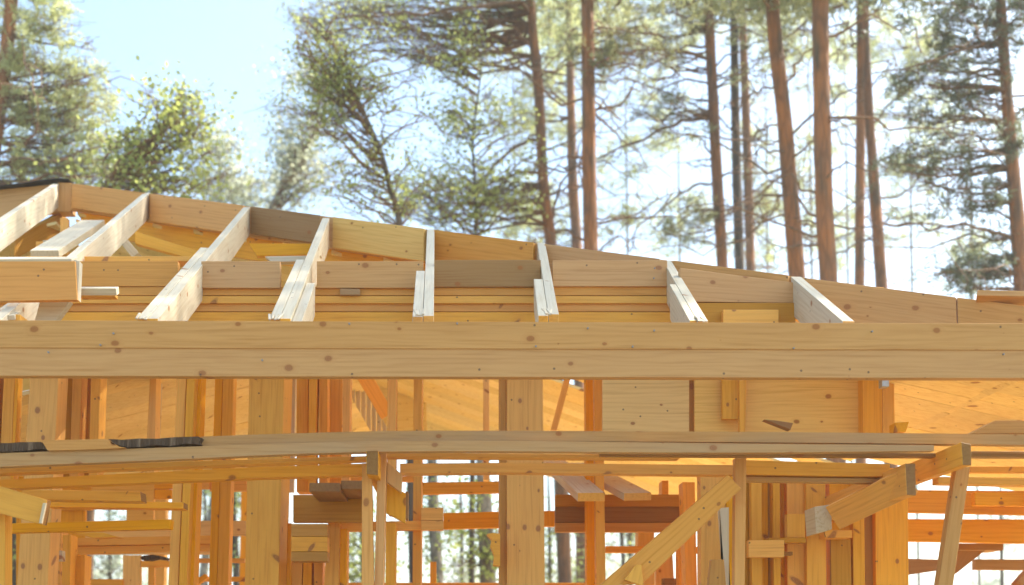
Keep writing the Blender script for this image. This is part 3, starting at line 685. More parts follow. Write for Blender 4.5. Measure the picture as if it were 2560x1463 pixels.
# left corner
F('bearer', zq(q4, (-120, 780), (305, 905), (275, 1066), (-120, 960)), 4.9, .05, 'pine', scaf, end='end', label='short slanting bearer at the lower left')
F('cleat', zq(q4, (276, 925), (298, 925), (268, 1058), (250, 1055)), 4.88, .015, 'rafter', scaf)
post(-12, 13, -14, 13, 4.97, .08, 'pine', top=1285, name='prop', parent=scaf)
F('rail', [q4(35, 1058), q4(1105, 1030), q4(1100, 1092), q4(35, 1118)], 5.5, .06, 'orange', scaf)

# ================================================================== LOOSE BOARDS
def loose(o, label, grp=None): return tag(o, label, 'board', grp)
loose(F('loose_board', [q4(140, 838), q4(905, 850), q4(912, 914), q4(140, 900)], 5.35, .1, 'pine', None, end='end'), 'light brown board end jutting right above the left bearer')
loose(F('loose_board', [q4(235, 908), q4(1186, 920), q4(1186, 962), q4(300, 950)], 5.6, .09, 'orange', None, end='end'), 'narrow orange board with dark cut end below the light brown board at left')
loose(F('loose_board', [q4(460, 1115), q4(660, 1115), q4(770, 1145), q4(600, 1150)], 6.2, .1, 'pine', None), 'small sloping orange offcut lying on the lower left rail')
loose(S('loose_plank', (1478, 1243), 6.2, (1385, 1160), 7.4, .145, .045, 'rafter', parent=None, end='pine'), 'flat plank with sunlit top left of its twin, beside the middle post')
loose(S('loose_plank', (1594, 1242), 6.3, (1450, 1165), 7.6, .15, .04, 'rafter', parent=None, end='pine'), 'flat plank with sunlit top, right of the other near the middle post')
loose(F('loose_plank', [q7(1310, 475), q7(1470, 392), q7(1800, 392), q7(1800, 475)], 4.92, .12, 'weather', None), 'weathered plank lying on the scaffold rail at the far right')
# waney slabs with bark
def slab(quad, Y, mat, name, label):
    P = [at(x, y, Y) for x, y in quad]
    n = len(quad); vs = [tuple(p) for p in P] + [(p.x, p.y + .1, p.z) for p in P]
    fc = [list(range(n))[::-1], list(range(n, 2 * n))] + [(i, (i + 1) % n, (i + 1) % n + n, i + n) for i in range(n)]
    c = sum(P, Vector()) / n
    o = link(name, [(v[0] - c.x, v[1] - c.y, v[2] - c.z) for v in vs], fc, [M[mat]], loc=c)
    return tag(o, label, 'board')
slab(zq(q4, (-120, 536), (60, 538), (120, 532), (265, 530), (290, 560), (305, 578), (240, 574), (160, 588), (60, 590), (-40, 600), (-120, 598)), 4.84, 'slab', 'bark_slab', 'dark bark-covered slab at the far left end of the scaffold rail')
slab(zq(q4, (268, 522), (440, 516), (690, 511), (720, 540), (760, 558), (812, 568), (600, 578), (308, 586)), 4.83, 'front', 'slab_board', 'pale waney-edged board between two lengths of bark on the scaffold')
slab(zq(q4, (698, 511), (790, 516), (900, 508), (1010, 510), (1120, 500), (1280, 495), (1306, 505), (1290, 530), (1298, 546), (1200, 540), (1100, 556), (1000, 548), (900, 562), (820, 566), (745, 545)), 4.84, 'slab', 'bark_slab', 'bark slab with peeling dark bark right of the pale waney board')

slab(zq(q4, (903, 1278), (930, 1264), (985, 1258), (1040, 1268), (1088, 1280), (1062, 1292), (1010, 1284), (960, 1296), (920, 1294)), 7.5, 'slab', 'bark_slab', 'small bark-covered offcut resting on a far rail in the lower left window')
slab(zq(q5, (1494, 1125), (1530, 1118), (1578, 1124), (1578, 1330), (1534, 1326), (1540, 1262), (1516, 1200), (1524, 1160)), 5.98, 'orange', 'splintered_offcut', 'splintered orange offcut standing against the left side of the middle post')
# ================================================================== TREES
class Mesh:
    def __init__(s): s.v = []; s.f = []; s.n = 0; s.mi = []
    def add(s, v, f, mi=0):
        v = np.asarray(v, np.float32); f = np.asarray(f, np.int64)
        s.v.append(v); s.f.append(f + s.n); s.n += len(v); s.mi.append(np.full(len(f), mi))
    def build(s, name, mats, parent=None, smooth=False):
        v = np.concatenate(s.v); f = np.concatenate(s.f); 
        loc = np.array(world_of(parent).translation) if parent else np.zeros(3)
        o = link(name, v, f, mats, parent, np.concatenate(s.mi), loc=Vector(loc) if False else None, smooth=smooth)
        return o
def tube(mesh, pts, rad, sides=6, mi=0, rough=0.0):
    pts = np.asarray([tuple(p) for p in pts], float); rad = np.asarray(rad, float); n = len(pts)
    t = np.gradient(pts, axis=0); t /= np.linalg.norm(t, axis=1)[:, None] + 1e-9
    ref = np.array([0, 1, 0.13]) if abs(t[0][1]) < .8 else np.array([1, 0, .1])
    u = np.cross(t, ref); u /= np.linalg.norm(u, axis=1)[:, None] + 1e-9; w = np.cross(t, u)
    a = np.linspace(0, 2 * np.pi, sides, endpoint=False)
    rr = rad[:, None] * (1 + rough * rng.normal(size=(n, sides)))
    v = pts[:, None] + rr[..., None] * (np.cos(a)[None, :, None] * u[:, None] + np.sin(a)[None, :, None] * w[:, None])
    i, j = np.meshgrid(np.arange(n - 1), np.arange(sides), indexing='ij'); j2 = (j + 1) % sides
    f = np.stack([i * sides + j, i * sides + j2, (i + 1) * sides + j2, (i + 1) * sides + j], -1).reshape(-1, 4)
    mesh.add(v.reshape(-1, 3), f, mi)
def path3(pts, n):
    pts = np.asarray([tuple(p) for p in pts], float); m = len(pts)
    if m == 2: return np.linspace(pts[0], pts[1], n)
    P = np.vstack([2 * pts[0] - pts[1], pts, 2 * pts[-1] - pts[-2]]); outp = []
    for s in np.linspace(0, m - 1 - 1e-6, n):
        k = int(s); t = s - k; a, b, c, d_ = P[k], P[k + 1], P[k + 2], P[k + 3]
        outp.append(.5 * ((2 * b) + (c - a) * t + (2 * a - 5 * b + 4 * c - d_) * t * t + (3 * b - a - 3 * c + d_) * t ** 3))
    return np.array(outp)
def wander(a, b, n, amp, sag=0.0):
    a = np.array(a, float); b = np.array(b, float); L = np.linalg.norm(b - a)
    s = np.linspace(0, 1, n)[:, None]; p = a + (b - a) * s
    w = np.cumsum(rng.normal(size=(n, 3)), 0); w -= w[0] + (w[-1] - w[0]) * s
    p += w * amp * L / n ** .5; p[:, 2] += sag * L * np.sin(s[:, 0] * np.pi)
    return p
def leaves(mesh, C, size, kind, mi=0):
    """C: n x 3 centres. needle: tufts of thin blades; leaf: diamonds"""
    n = len(C)
    if n == 0: return
    if kind == 'needle':
        k = 11; c = np.repeat(C, k, 0); m = len(c)
        d = rng.normal(size=(m, 3)); base = np.repeat(rng.normal(size=(n, 3)) * .8 + [0, 0, .5], k, 0); d = d + base
        d /= np.linalg.norm(d, axis=1)[:, None]
        L = size * rng.uniform(.6, 1.2, m)[:, None]; s = np.cross(d, rng.normal(size=(m, 3))); s /= np.linalg.norm(s, axis=1)[:, None]
        wd = size * .085; st_ = c + rng.normal(size=(m, 3)) * size * .35
        v = np.stack([st_ - s * wd, st_ + s * wd, st_ + d * L + s * wd * .5, st_ + d * L - s * wd * .5], 1)
    else:
        d = rng.normal(size=(n, 3)); d /= np.linalg.norm(d, axis=1)[:, None]
        s = np.cross(d, rng.normal(size=(n, 3))); s /= np.linalg.norm(s, axis=1)[:, None]
        L = size * rng.uniform(.6, 1.25, n)[:, None]
        v = np.stack([C - d * L * .5, C + s * L * .36, C + d * L * .5, C - s * L * .36], 1)
    m = len(v); mesh.add(v.reshape(-1, 3), np.arange(m * 4).reshape(m, 4), mi)

def crown_on(mesh, trunk_path, clumps, kind, size, Yt, dens=1.0, twig=1, limb_r=.03):
    if Yt >= 32: limb_r = .012
    """clumps: (px, py, rx, ry, amount) in the photo at about the tree's own distance; every clump gets a limb, twigs and leaves"""
    s = Yt / FPX
    for (cx, cy, rx, ry, am) in clumps:
        dY = rng.normal() * min(2.5, rx * s * .8); c = np.array(at(cx, cy, Yt + dY)); k = (Yt + dY) / FPX
        Rx, Rz = rx * k, ry * k
        # nearest fitting point of the trunk, a bit lower than the clump
        dd = np.abs(trunk_path[:, 2] - (c[2] - .25 * abs(c[0] - trunk_path[:, 0].mean()) * (3.0 if kind == 'leaf' else .2)))
        a = trunk_path[int(np.argmin(dd))]
        L = np.linalg.norm(c - a); n = 9
        p = wander(a, c, n, .10, .05 if kind == 'leaf' else -.03)
        tube(mesh, p, np.linspace(min(limb_r if kind == 'needle' else .018, .010 + L * .008), .005, n), 4, 1)
        ns = max(3, int(5 * am)); tips = []
        for i in range(ns * 2):
            e = c + rng.normal(size=3) * np.array([Rx, max(Rx, Rz) * .8, Rz]) * .8
            b = p[int(rng.integers(n // 2, n))]
            q = wander(b, e, 6, .16, rng.uniform(-.08, .08)); tube(mesh, q, np.linspace(.0055, .003, 6), 3, 1)
            tips.append(q)
            for t_ in range(3):
                b2 = q[int(rng.integers(2, 6))]; e2 = b2 + rng.normal(size=3) * np.array([Rx, Rx, Rz]) * .28
                q2_ = wander(b2, e2, 4, .15); tube(mesh, q2_, np.linspace(.0035, .002, 4), 3, 1); tips.append(q2_)
        nn = int(am * dens * .62 * (80 if kind == 'needle' else 430) * (rx * ry) / 2500.0)
        tp = np.concatenate(tips)
        # gather leaves round twig points in small sprays, leaving gaps
        spr = rng.choice(len(tp), size=max(6, nn // (5 if kind == 'needle' else 16)))
        cen = tp[spr] + rng.normal(size=(len(spr), 3)) * np.array([Rx, Rx, Rz]) * .16
        C = np.repeat(cen, (5 if kind == 'needle' else 16), 0)[:nn] ; C = C + rng.normal(size=C.shape) * (size * (1.0 if kind == 'needle' else 2.0))
        leaves(mesh, C, size, kind, 0)

def tree(name, label, cat, Y, trunk, clumps=(), kind='needle', leafm='needle', barkm='bark', size=.11, limbs=(), dead=0, group=None, dens=1.0, topz=None, crown_top=True, rows=(0, 700)):
    """trunk: (px, py, width px) from top to bottom; it is carried on down to the ground and up out of the frame"""
    k = Y / FPX
    tp = [(np.array(at(x, y, Y)), w * k / 2) for x, y, w in trunk]
    # down to the ground
    (a, ra), (b, rb) = tp[-2], tp[-1]; v = (b - a) / abs(b[2] - a[2]); v = v * [.5, .5, 1]
    base = b + v * b[2]; base[2] = 0; tp.append((base + [0, 0, -.1], rb * 1.25))
    (a, ra), (b, rb) = tp[0], tp[1]; v = (a - b) / abs(a[2] - b[2])
    if topz:
        up = a + v * (topz - a[2]); tp.insert(0, (up, .02)); 
    root = thing(name, label, cat, Vector((base[0], base[1], 0)), group)
    path = path3([p for p, r in tp], 36); rr = np.interp(np.linspace(0, 1, 36), np.linspace(0, 1, len(tp)), [r for p, r in tp])
    # put the fine wobble of a living stem on it
    mesh = Mesh(); tube(mesh, path, rr, 12, 0, .03)
    for i in range(len(path)): pass
    off = np.array(root.location)
    for arr in mesh.v: arr -= off.astype(np.float32)
    link('trunk', np.concatenate(mesh.v), np.concatenate(mesh.f), [M[barkm]], root, loc=Vector(off), smooth=True)
    for lp in limbs:      # (width px, [(px,py,dY)...])
        w = lp[0]; pts = [at(x, y, Y + dy) for x, y, dy in lp[1]]
        lpth = path3(pts, 14); lpth[1:-1] += rng.normal(size=(12, 3)) * .025
        lm = Mesh(); tube(lm, lpth, np.linspace(w * k / 2, w * k * .18, 14), 6, 0, .06)
        for _ in range(lp[2] if len(lp) > 2 else 8):
            i = int(rng.integers(3, 14)); e = lpth[i] + rng.normal(size=3) * np.array([.55, .55, .45]) * rng.uniform(.4, 1.3) + [0, 0, -.12]
            tube(lm, wander(lpth[i], e, 6, .18), np.linspace(.010, .003, 6), 3, 0)
        for arr in lm.v: arr -= off.astype(np.float32)
        link('branch', np.concatenate(lm.v), np.concatenate(lm.f), [M['twig']], root, loc=Vector(off), smooth=True)
    cm = Mesh(); mats = [M[leafm], M['twig']]
    if clumps: crown_on(cm, path, clumps, kind, size, Y, dens)
    for _ in range(dead):
        y = rng.uniform(rows[0], rows[1]); zz = at(1280, y, Y).z; i = int(np.argmin(np.abs(path[:, 2] - zz)))
        a = path[i] + [0, 0, rng.uniform(-.3, .3)]; L = rng.uniform(.4, 2.6); th = rng.uniform(0, 2 * np.pi)
        e = a + np.array([np.cos(th) * L, np.sin(th) * L * .6, rng.uniform(-.35, .5) * L]); q = wander(a, e, 9, .14, rng.uniform(-.05, .15))
        tube(cm, q, np.linspace(.02, .005, 9), 4, 1)
        for __ in range(5):
            j = int(rng.integers(3, 9)); e2 = q[j] + rng.normal(size=3) * .33 * L * .6 + [0, 0, -.08]; tube(cm, wander(q[j], e2, 6, .2), np.linspace(.008, .003, 6), 3, 1)
    if topz and crown_top:   # the crown high above the frame
        top = path[0]; n = 16
        for _ in range(n):
            f = rng.uniform(0, .3); b = path[int(f * 12)]; e = b + np.array([rng.normal() * 1.3, rng.normal() * 1.3, rng.uniform(-.3, .9)])
            q = wander(b, e, 6, .1); tube(cm, q, np.linspace(.04, .012, 6), 4, 1)
            C = np.repeat(q[2:], 9, 0) + rng.normal(size=(36, 3)) * .35; leaves(cm, C, .16, 'needle' if kind == 'needle' else 'leaf', 0)
    if cm.n:
        for arr in cm.v: arr -= off.astype(np.float32)
        link('crown', np.concatenate(cm.v), np.concatenate(cm.f), mats, root, np.concatenate(cm.mi), loc=Vector(off))
    return root

def blob(cx, cy, rx, ry, n, r0, r1, am=1.0, seed=None):
    """n clumps scattered in an ellipse of the photo"""
    o = []
    for _ in range(n):
        a = rng.uniform(0, 2 * np.pi); q = rng.uniform(0, 1) ** .5; r_ = rng.uniform(r0, r1)
        o.append((cx + math.cos(a) * q * rx, cy + math.sin(a) * q * ry, r_ * 1.25, r_ * .75, am * rng.uniform(.6, 1.3)))
    return o
GP = 'tall pines standing behind the house frame'
# left: big pale pine
tree('pine_tree', 'large pale green pine filling the left edge of the photo', 'tree', 17, [(40, -200, 30), (20, 100, 34), (-30, 460, 44), (-60, 800, 50)],
     blob(50, 50, 120, 120, 22, 24, 42, 1.0) + blob(100, 200, 160, 90, 20, 24, 40, .9) + blob(130, 320, 190, 100, 26, 24, 42, .9) + blob(120, 430, 240, 50, 22, 24, 40, .9) + [(235, 105, 18, 10, .8), (215, 150, 26, 12, .9), (265, 175, 24, 9, .8), (262, 225, 30, 10, .8), (275, 300, 26, 12, .8)],
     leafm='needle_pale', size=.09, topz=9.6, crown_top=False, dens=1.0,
     limbs=[(9, [(-30, 400, 0), (80, 340, -.3), (88, 250, -.4), (60, 130, -.5)]), (8, [(-30, 420, 0), (40, 404, -.4), (130, 400, -.6), (200, 395, -.5)]), (6, [(0, 380, 0), (70, 360, 0), (90, 330, 0), (110, 200, 0)]), (5, [(0, 330, 0), (100, 240, 0), (200, 215, 0), (280, 205, 0)])])
tree('broadleaf_tree', 'bright green broadleaf tree with pointed top at left, behind the roof apex', 'tree', 15, [(452, 240, 5), (400, 330, 8), (330, 400, 12), (250, 500, 16), (240, 800, 22)],
     blob(455, 280, 80, 50, 15, 18, 30, 1.0) + blob(410, 370, 140, 60, 20, 18, 32, .7) + blob(380, 450, 200, 40, 24, 18, 32, .7) + [(455, 225, 20, 18, 1.2), (370, 240, 20, 25, 1.1), (510, 330, 30, 30, 1.1)],
     kind='leaf', leafm='leaf', barkm='twig', size=.075, dens=.9, limbs=[(7, [(255, 410, 0), (290, 370, 0), (340, 320, 0), (370, 280, 0)])])
tree('broadleaf_tree', 'distant hazy grey-green tree low between the left trees and the birch', 'tree', 30, [(540, 330, 4), (550, 450, 8), (550, 700, 12)],
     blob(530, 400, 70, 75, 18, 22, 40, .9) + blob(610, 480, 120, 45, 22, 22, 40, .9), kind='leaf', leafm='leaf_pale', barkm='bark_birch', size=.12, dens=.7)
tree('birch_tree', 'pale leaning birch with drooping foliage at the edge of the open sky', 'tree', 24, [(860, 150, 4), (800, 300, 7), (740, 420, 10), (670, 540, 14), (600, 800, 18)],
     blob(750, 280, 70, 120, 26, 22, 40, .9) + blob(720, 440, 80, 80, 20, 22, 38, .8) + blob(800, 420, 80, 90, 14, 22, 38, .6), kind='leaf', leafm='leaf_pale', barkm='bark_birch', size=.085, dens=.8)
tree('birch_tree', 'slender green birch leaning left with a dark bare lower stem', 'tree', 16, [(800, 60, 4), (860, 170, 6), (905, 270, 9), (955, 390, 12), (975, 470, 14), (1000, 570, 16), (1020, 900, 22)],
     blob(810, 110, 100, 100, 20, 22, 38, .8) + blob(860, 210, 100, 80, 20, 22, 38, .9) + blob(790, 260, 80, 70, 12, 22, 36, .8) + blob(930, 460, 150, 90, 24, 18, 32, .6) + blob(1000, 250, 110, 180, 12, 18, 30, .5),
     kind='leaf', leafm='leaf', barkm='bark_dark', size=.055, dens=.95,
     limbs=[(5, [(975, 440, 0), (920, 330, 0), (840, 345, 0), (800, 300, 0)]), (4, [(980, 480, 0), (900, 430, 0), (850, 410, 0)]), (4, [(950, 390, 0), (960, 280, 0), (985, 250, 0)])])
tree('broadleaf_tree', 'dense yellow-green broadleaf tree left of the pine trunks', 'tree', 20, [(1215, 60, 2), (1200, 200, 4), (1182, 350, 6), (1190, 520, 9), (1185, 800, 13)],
     blob(1160, 220, 80, 130, 22, 20, 34, .9) + blob(1170, 380, 130, 100, 16, 20, 34, .7) + blob(1130, 490, 160, 80, 22, 20, 34, .7) + blob(1060, 90, 200, 90, 14, 20, 34, .6) + blob(1280, 400, 70, 160, 14, 20, 34, .6),
     kind='leaf', leafm='leaf', barkm='bark_dark', size=.075, dens=.85)
# the pine trunks, left to right
tree('pine_tree', 'pine with a long dark branch reaching left over the birch, leftmost of the bare trunks', 'tree', 21, [(1325, -60, 22), (1330, 60, 24), (1345, 200, 27), (1352, 330, 26), (1360, 480, 28), (1378, 612, 30), (1385, 800, 34), (1412, 1450, 36)],
     blob(1040, 95, 190, 60, 16, 20, 34, .8) + blob(830, 35, 130, 45, 13, 20, 34, .9) + blob(1120, 500, 140, 60, 16, 22, 36, .8) + blob(1010, 30, 240, 30, 10, 20, 34, .8),
     leafm='needle', dead=20, size=.10, topz=13.5, group=GP,
     limbs=[(14, [(1328, 40, 0), (1295, 8, -.3), (1180, 18, -.8), (1020, 32, -1.2), (870, 38, -1.5)], 14), (10, [(1345, 352, 0), (1290, 368, 0), (1220, 430, 0), (1190, 480, 0), (1100, 555, 0)], 14), (8, [(1350, 470, 0), (1250, 485, 0), (1180, 520, 0), (1090, 550, 0)]), (7, [(1350, 430, 0), (1290, 430, -.3), (1210, 470, -.4), (1150, 520, -.5)]), (6, [(1340, 200, 0), (1270, 150, 0), (1210, 120, 0)]), (7, [(1375, 560, 0), (1400, 480, 0), (1450, 370, 0), (1500, 300, 0)], 4)])
tree('pine_tree', 'thinner pine with forked limb just left of a thicker straight trunk', 'tree', 30, [(1420, -60, 17), (1424, 100, 18), (1428, 300, 23), (1432, 450, 26), (1442, 615, 27), (1446, 800, 28), (1456, 1450, 34)],
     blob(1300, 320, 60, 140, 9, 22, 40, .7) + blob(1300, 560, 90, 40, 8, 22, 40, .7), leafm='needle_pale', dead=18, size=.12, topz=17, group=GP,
     limbs=[(10, [(1422, 120, 0), (1380, 60, 0), (1350, 0, 0), (1340, -40, 0)], 6), (7, [(1436, 280, 0), (1350, 200, 0), (1230, 140, 0)]), (6, [(1425, 220, 0), (1390, 205, 0), (1330, 160, 0)])])
tree('pine_tree', 'thick straight reddish pine trunk, third from the left of the bare trunks', 'tree', 18, [(1468, -60, 31), (1470, 120, 33), (1472, 350, 36), (1477, 625, 37), (1482, 900, 40), (1490, 1450, 46)],
     blob(1460, 130, 90, 60, 6, 20, 34, .7) + blob(1580, 110, 110, 60, 10, 22, 38, .7), leafm='needle', dead=26, size=.09, topz=13, group=GP,
     limbs=[(6, [(1478, 130, 0), (1560, 110, .3), (1650, 135, .5), (1760, 155, .8)]), (5, [(1480, 205, 0), (1580, 200, 0), (1700, 190, 0)]), (5, [(1485, 545, 0), (1560, 545, 0), (1640, 500, 0), (1720, 465, 0)])])
tree('pine_tree', 'pine with long bowed branches reaching left across the open sky', 'tree', 22, [(1768, -60, 26), (1775, 100, 27), (1783, 250, 28), (1793, 450, 29), (1806, 665, 29), (1812, 900, 32), (1830, 1450, 36)],
     blob(1650, 250, 110, 90, 8, 22, 38, .6) + blob(1620, 90, 120, 80, 9, 22, 38, .6) + blob(1700, 560, 90, 60, 8, 22, 38, .7), leafm='needle', dead=26, size=.10, topz=15, group=GP,
     limbs=[(11, [(1770, 148, 0), (1700, 128, -.3), (1610, 122, -.5), (1560, 133, -.7), (1490, 135, -.8)], 10), (10, [(1778, 298, 0), (1700, 305, 0), (1620, 340, -.3), (1520, 385, -.5), (1410, 420, -.8)], 14), (7, [(1786, 458, 0), (1730, 465, 0), (1660, 520, 0), (1600, 560, 0), (1577, 630, 0)]), (6, [(1776, 215, 0), (1730, 203, 0), (1660, 220, 0), (1570, 310, -.3), (1490, 330, -.4)]), (6, [(1785, 580 - 290, 0), (1740, 275, 0), (1680, 290, 0), (1640, 325, 0)])])
tree('pine_tree', 'dark pine trunk overlapping a redder thin trunk', 'tree', 25, [(1833, -60, 20), (1836, 100, 22), (1841, 400, 24), (1849, 672, 26), (1850, 900, 28), (1855, 1450, 30)],
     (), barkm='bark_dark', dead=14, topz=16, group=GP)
tree('pine_tree', 'thin reddish trunk half hidden behind the dark trunk', 'tree', 28, [(1853, -60, 19), (1858, 100, 20), (1867, 350, 23), (1876, 672, 25), (1880, 900, 28), (1890, 1450, 30)],
     blob(1905, 470, 40, 90, 5, 22, 34, .7), leafm='needle', dead=14, topz=18, group=GP)
tree('pine_tree', 'thick pine trunk leaning left, with orange scaly bark', 'tree', 17, [(1927, -60, 34), (1938, 100, 37), (1958, 270, 38), (1973, 450, 41), (1992, 690, 43), (2005, 900, 46), (2030, 1450, 50)],
     (), dead=14, topz=12.5, group=GP,
     limbs=[(6, [(1935, 217, 0), (1900, 222, 0), (1850, 248, 0), (1800, 277, 0)]), (5, [(1940, 310, 0), (1900, 325, 0), (1855, 370, 0)])])
tree('pine_tree', 'thickest upright pine trunk with a grey-green sheen, right of centre', 'tree', 16, [(2050, -60, 42), (2052, 100, 43), (2056, 350, 45), (2062, 550, 46), (2072, 700, 46), (2080, 900, 50), (2100, 1450, 54)],
     (), dead=12, topz=12, group=GP)
tree('pine_tree', 'straight narrow trunk touching a leaning orange trunk on its right', 'tree', 23, [(2152, -60, 24), (2153, 200, 25), (2150, 450, 25), (2149, 710, 26), (2150, 900, 28), (2155, 1450, 30)],
     (), dead=18, topz=15, group=GP, limbs=[(5, [(2140, 110, 0), (2090, 130, 0), (2060, 155, 0)], 4), (5, [(2140, 120, 0), (2100, 100, 0), (2070, 75, 0)], 4)])
tree('pine_tree', 'orange trunk leaning left behind the straight narrow trunk', 'tree', 21, [(2163, -60, 14), (2166, 100, 17), (2174, 300, 24), (2188, 500, 29), (2204, 715, 31), (2215, 900, 34), (2240, 1450, 38)],
     (), dead=10, topz=14, group=GP, limbs=[(8, [(2196, 565, 0), (2230, 562, 0), (2330, 560, .2), (2420, 575, .3), (2470, 580, .3)], 6)])
D1 = blob(2330, 310, 150, 110, 13, 18, 30, .8) + blob(2400, 75, 120, 70, 14, 18, 30, .9) + blob(2300, 430, 110, 60, 11, 18, 30, .9) + blob(2400, 190, 130, 60, 11, 18, 30, .8) + blob(2440, 500, 100, 60, 12, 18, 30, .8) + blob(2400, 690, 140, 35, 14, 18, 30, .9) + blob(2540, 60, 60, 80, 8, 18, 30, .9) + blob(2550, 330, 60, 60, 8, 18, 30, .9) + blob(2480, 640, 80, 50, 8, 18, 30, .8) + blob(2300, 180, 90, 60, 7, 18, 30, .7)
tree('pine_tree', 'reddish pine at the right edge with dark clumped needles and long side branches', 'tree', 17, [(2498, -60, 24), (2508, 100, 27), (2518, 250, 29), (2530, 400, 33), (2545, 570, 37), (2556, 745, 40), (2570, 950, 44), (2600, 1450, 50)],
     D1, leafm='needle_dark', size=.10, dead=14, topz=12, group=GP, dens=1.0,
     limbs=[(8, [(2560, 108, 0), (2500, 110, 0), (2400, 128, -.3), (2300, 160, -.5), (2180, 185, -.6)], 8), (9, [(2540, 600, 0), (2480, 575, -.2), (2400, 562, -.3), (2300, 565, -.4), (2215, 560, -.5)], 10), (7, [(2530, 430, 0), (2470, 405, 0), (2400, 440, 0), (2330, 470, 0), (2290, 480, 0)], 8), (6, [(2515, 330, 0), (2440, 270, 0), (2350, 210, 0)]), (6, [(2510, 270, 0), (2450, 235, 0), (2380, 210, 0)]), (6, [(2498, 90, 0), (2470, 50, 0), (2420, 10, 0)]), (6, [(2535, 745, 0), (2450, 725, 0), (2370, 735, 0), (2300, 740, 0)], 8)])
for (x, y, h, lab) in ((8.2, 8.6, 15, 'tall pine beyond the right edge whose crown shades the roof'), (5.9, 10.2, 14, 'second tall pine beyond the right edge of the frame')):
    t_ = thing('pine_tree', lab, 'tree', Vector((x, y, 0)), GP); a_ = Mesh(); tube(a_, [(0, 0, -.1), (.05, 0, 4), (-.05, .1, 9), (0, 0, h)], [.17, .14, .10, .03], 12, 0, .03)
    link('trunk', np.concatenate(a_.v), np.concatenate(a_.f), [M['bark']], t_, loc=t_.location, smooth=True)
    a_ = Mesh()
    for i in range(34):
        z_ = rng.uniform(h * .66, h); th = rng.uniform(0, 6.28); L_ = rng.uniform(.8, 2.2); e_ = np.array([math.cos(th) * L_, math.sin(th) * L_, z_ + rng.uniform(0, .7)])
        q_ = wander((0, 0, z_), e_, 7, .1); tube(a_, q_, np.linspace(.04, .01, 7), 4, 1)
        C = np.repeat(q_[2:], 11, 0) + rng.normal(size=(55, 3)) * .27; leaves(a_, C, .15, 'needle', 0)
    link('crown', np.concatenate(a_.v), np.concatenate(a_.f), [M['needle'], M['twig']], t_, np.concatenate(a_.mi), loc=t_.location)
# distant pale crowns seen between the trunks
GD = 'distant pale trees seen between the pine trunks'
far = [(1560, 40, 34, [(1570, 120, 150, 120, 24), (1560, 330, 90, 110, 14), (1560, 540, 90, 70, 7)], 'distant pale pine crown right of the thick straight trunk'),
       (1690, 60, 38, [(1700, 90, 100, 90, 16), (1720, 560, 120, 90, 20), (1690, 300, 80, 90, 7)], 'distant pale tree beneath the long bowed branches'),
       (1910, 60, 36, [(1920, 90, 70, 90, 14), (1910, 520, 60, 140, 18), (1880, 300, 60, 120, 8)], 'distant pale tree in the gap left of the leaning thick trunk'),
       (2020, 120, 34, [(2010, 130, 50, 120, 12), (2020, 500, 50, 180, 16)], 'distant pale tree between the two thickest trunks'),
       (2110, 100, 36, [(2105, 220, 50, 180, 15), (2110, 560, 50, 130, 12)], 'distant pale tree behind the thickest upright trunk'),
       (2270, 120, 32, [(2270, 90, 110, 90, 24), (2260, 300, 90, 130, 18), (2260, 500, 90, 110, 14)], 'distant pale tree right of the orange leaning trunk'),
       (2420, 200, 34, [(2420, 330, 130, 180, 20), (2440, 640, 120, 70, 13)], 'distant pale tree behind the dark clumps at the right'),
       (1280, 100, 34, [(1290, 230, 90, 200, 22), (1340, 540, 120, 70, 16), (1410, 200, 60, 160, 12)], 'distant pale tree just left of the leftmost bare trunk')]
for x, y, Y, bl, lab in far:
    cl = []
    for cx, cy, rx, ry, n in bl: cl += blob(cx, cy, rx, ry, n, 22, 40, .8)
    tree('distant_pine', lab, 'tree', Y, [(x, y, 2), (x + 6, 400, 4), (x + 10, 700, 6)], cl, leafm='needle_pale', barkm='bark_birch', size=.15, dens=.8, group=GD)
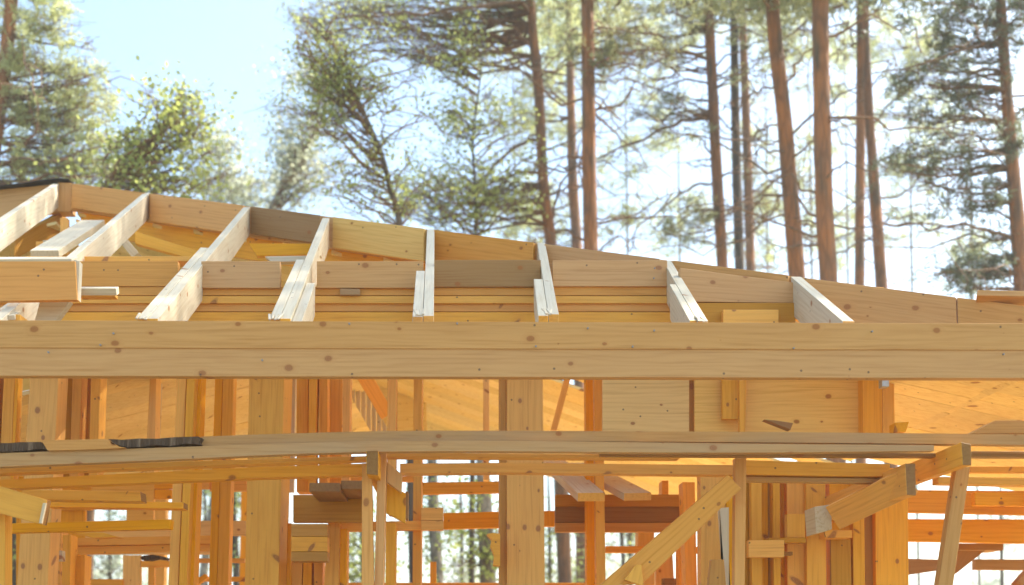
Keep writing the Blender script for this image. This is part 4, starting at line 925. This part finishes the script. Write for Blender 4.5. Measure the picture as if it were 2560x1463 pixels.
# trees seen low through the wall openings
GL = 'trees seen low through the wall openings'
low = [(1085, 'bark_birch', 19, 30, 'speckled birch trunk seen low through the middle opening'), (1212, 'bark_birch', 16, 40, 'thick birch trunk seen low just left of the middle post'), (583, 'bark_dark', 22, 18, 'dark thin trunk seen low left of the broad left post'), (22, 'bark_dark', 18, 40, 'dark trunk seen low at the far left edge'), (1552, 'bark_dark', 26, 11, 'thin dark trunk seen low right of the middle studs')]
for x, bm, Y, w, lab in low:
    tree('broadleaf_tree', lab, 'tree', Y, [(x - 6, 1120, w * .8), (x, 1300, w), (x + 8, 1450, w)],
         blob(x + 10, 1330, 70, 110, 10, 26, 44, .9), kind='leaf', leafm='leaf', barkm=bm, size=.08, dens=.6, group=GL)
for x, Y, n, lab in ((900, 24, 22, 'leafy green tree filling the opening left of the scaffold prop'), (1150, 30, 14, 'pale leafy tree between the two low birch trunks'), (1370, 28, 16, 'green leafy tree behind the low reddish trunks'), (270, 26, 14, 'pale green tree in the lower left window opening'), (510, 27, 12, 'pale leafy tree in the narrow opening between left studs'), (2500, 30, 12, 'sparse twiggy tree in the lower right opening'), (1570, 28, 12, 'leafy tree behind the low opening beside the diagonal brace')):
    tree('broadleaf_tree', lab, 'tree', Y, [(x, 1180, 4), (x + 3, 1300, 8), (x + 5, 1450, 10)], blob(x, 1370 if n > 13 else 1300, 70, 110 if n > 13 else 90, n, 24, 42, .9), kind='leaf', leafm='leaf' if n > 15 else 'leaf_pale', barkm='bark_dark', size=.10, dens=.6, group=GL)
# far wood along the skyline
fm = Mesh(); n = 26000
X = rng.uniform(-130, 130, n); Yy = rng.uniform(95, 125, n); hh = 6.5 + 2.0 * np.sin(X * .13) + 1.2 * np.sin(X * .47 + 2) + .8 * np.sin(X * 1.3)
C = np.stack([X, Yy, hh * rng.uniform(0, 1, n) ** .7], 1); leaves(fm, C, 1.1, 'leaf', 0)
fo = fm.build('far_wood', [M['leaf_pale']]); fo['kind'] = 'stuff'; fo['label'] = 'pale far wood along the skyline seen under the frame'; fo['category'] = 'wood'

# thin bright summer air
hm = bpy.data.materials.new('air'); hm.use_nodes = True; nt = hm.node_tree; nt.nodes.clear()
pv = nt.nodes.new('ShaderNodeVolumePrincipled'); pv.inputs['Color'].default_value = (0.96, 0.98, 0.95, 1); pv.inputs['Density'].default_value = 0.0018; pv.inputs['Anisotropy'].default_value = 0.2
ho = nt.nodes.new('ShaderNodeOutputMaterial'); nt.links.new(pv.outputs[0], ho.inputs['Volume'])
hx, hy0, hy1, hz0, hz1 = 520, -320, 920, -5, 24
hv = [(x, y, z) for z in (hz0, hz1) for x, y in ((-hx, hy0), (hx, hy0), (hx, hy1), (-hx, hy1))]
haze = link('haze', hv, [(3, 2, 1, 0), (4, 5, 6, 7), (0, 1, 5, 4), (1, 2, 6, 5), (2, 3, 7, 6), (3, 0, 4, 7)], [hm]); haze['kind'] = 'stuff'; haze['label'] = 'thin bright summer haze in the air'; haze['category'] = 'haze'
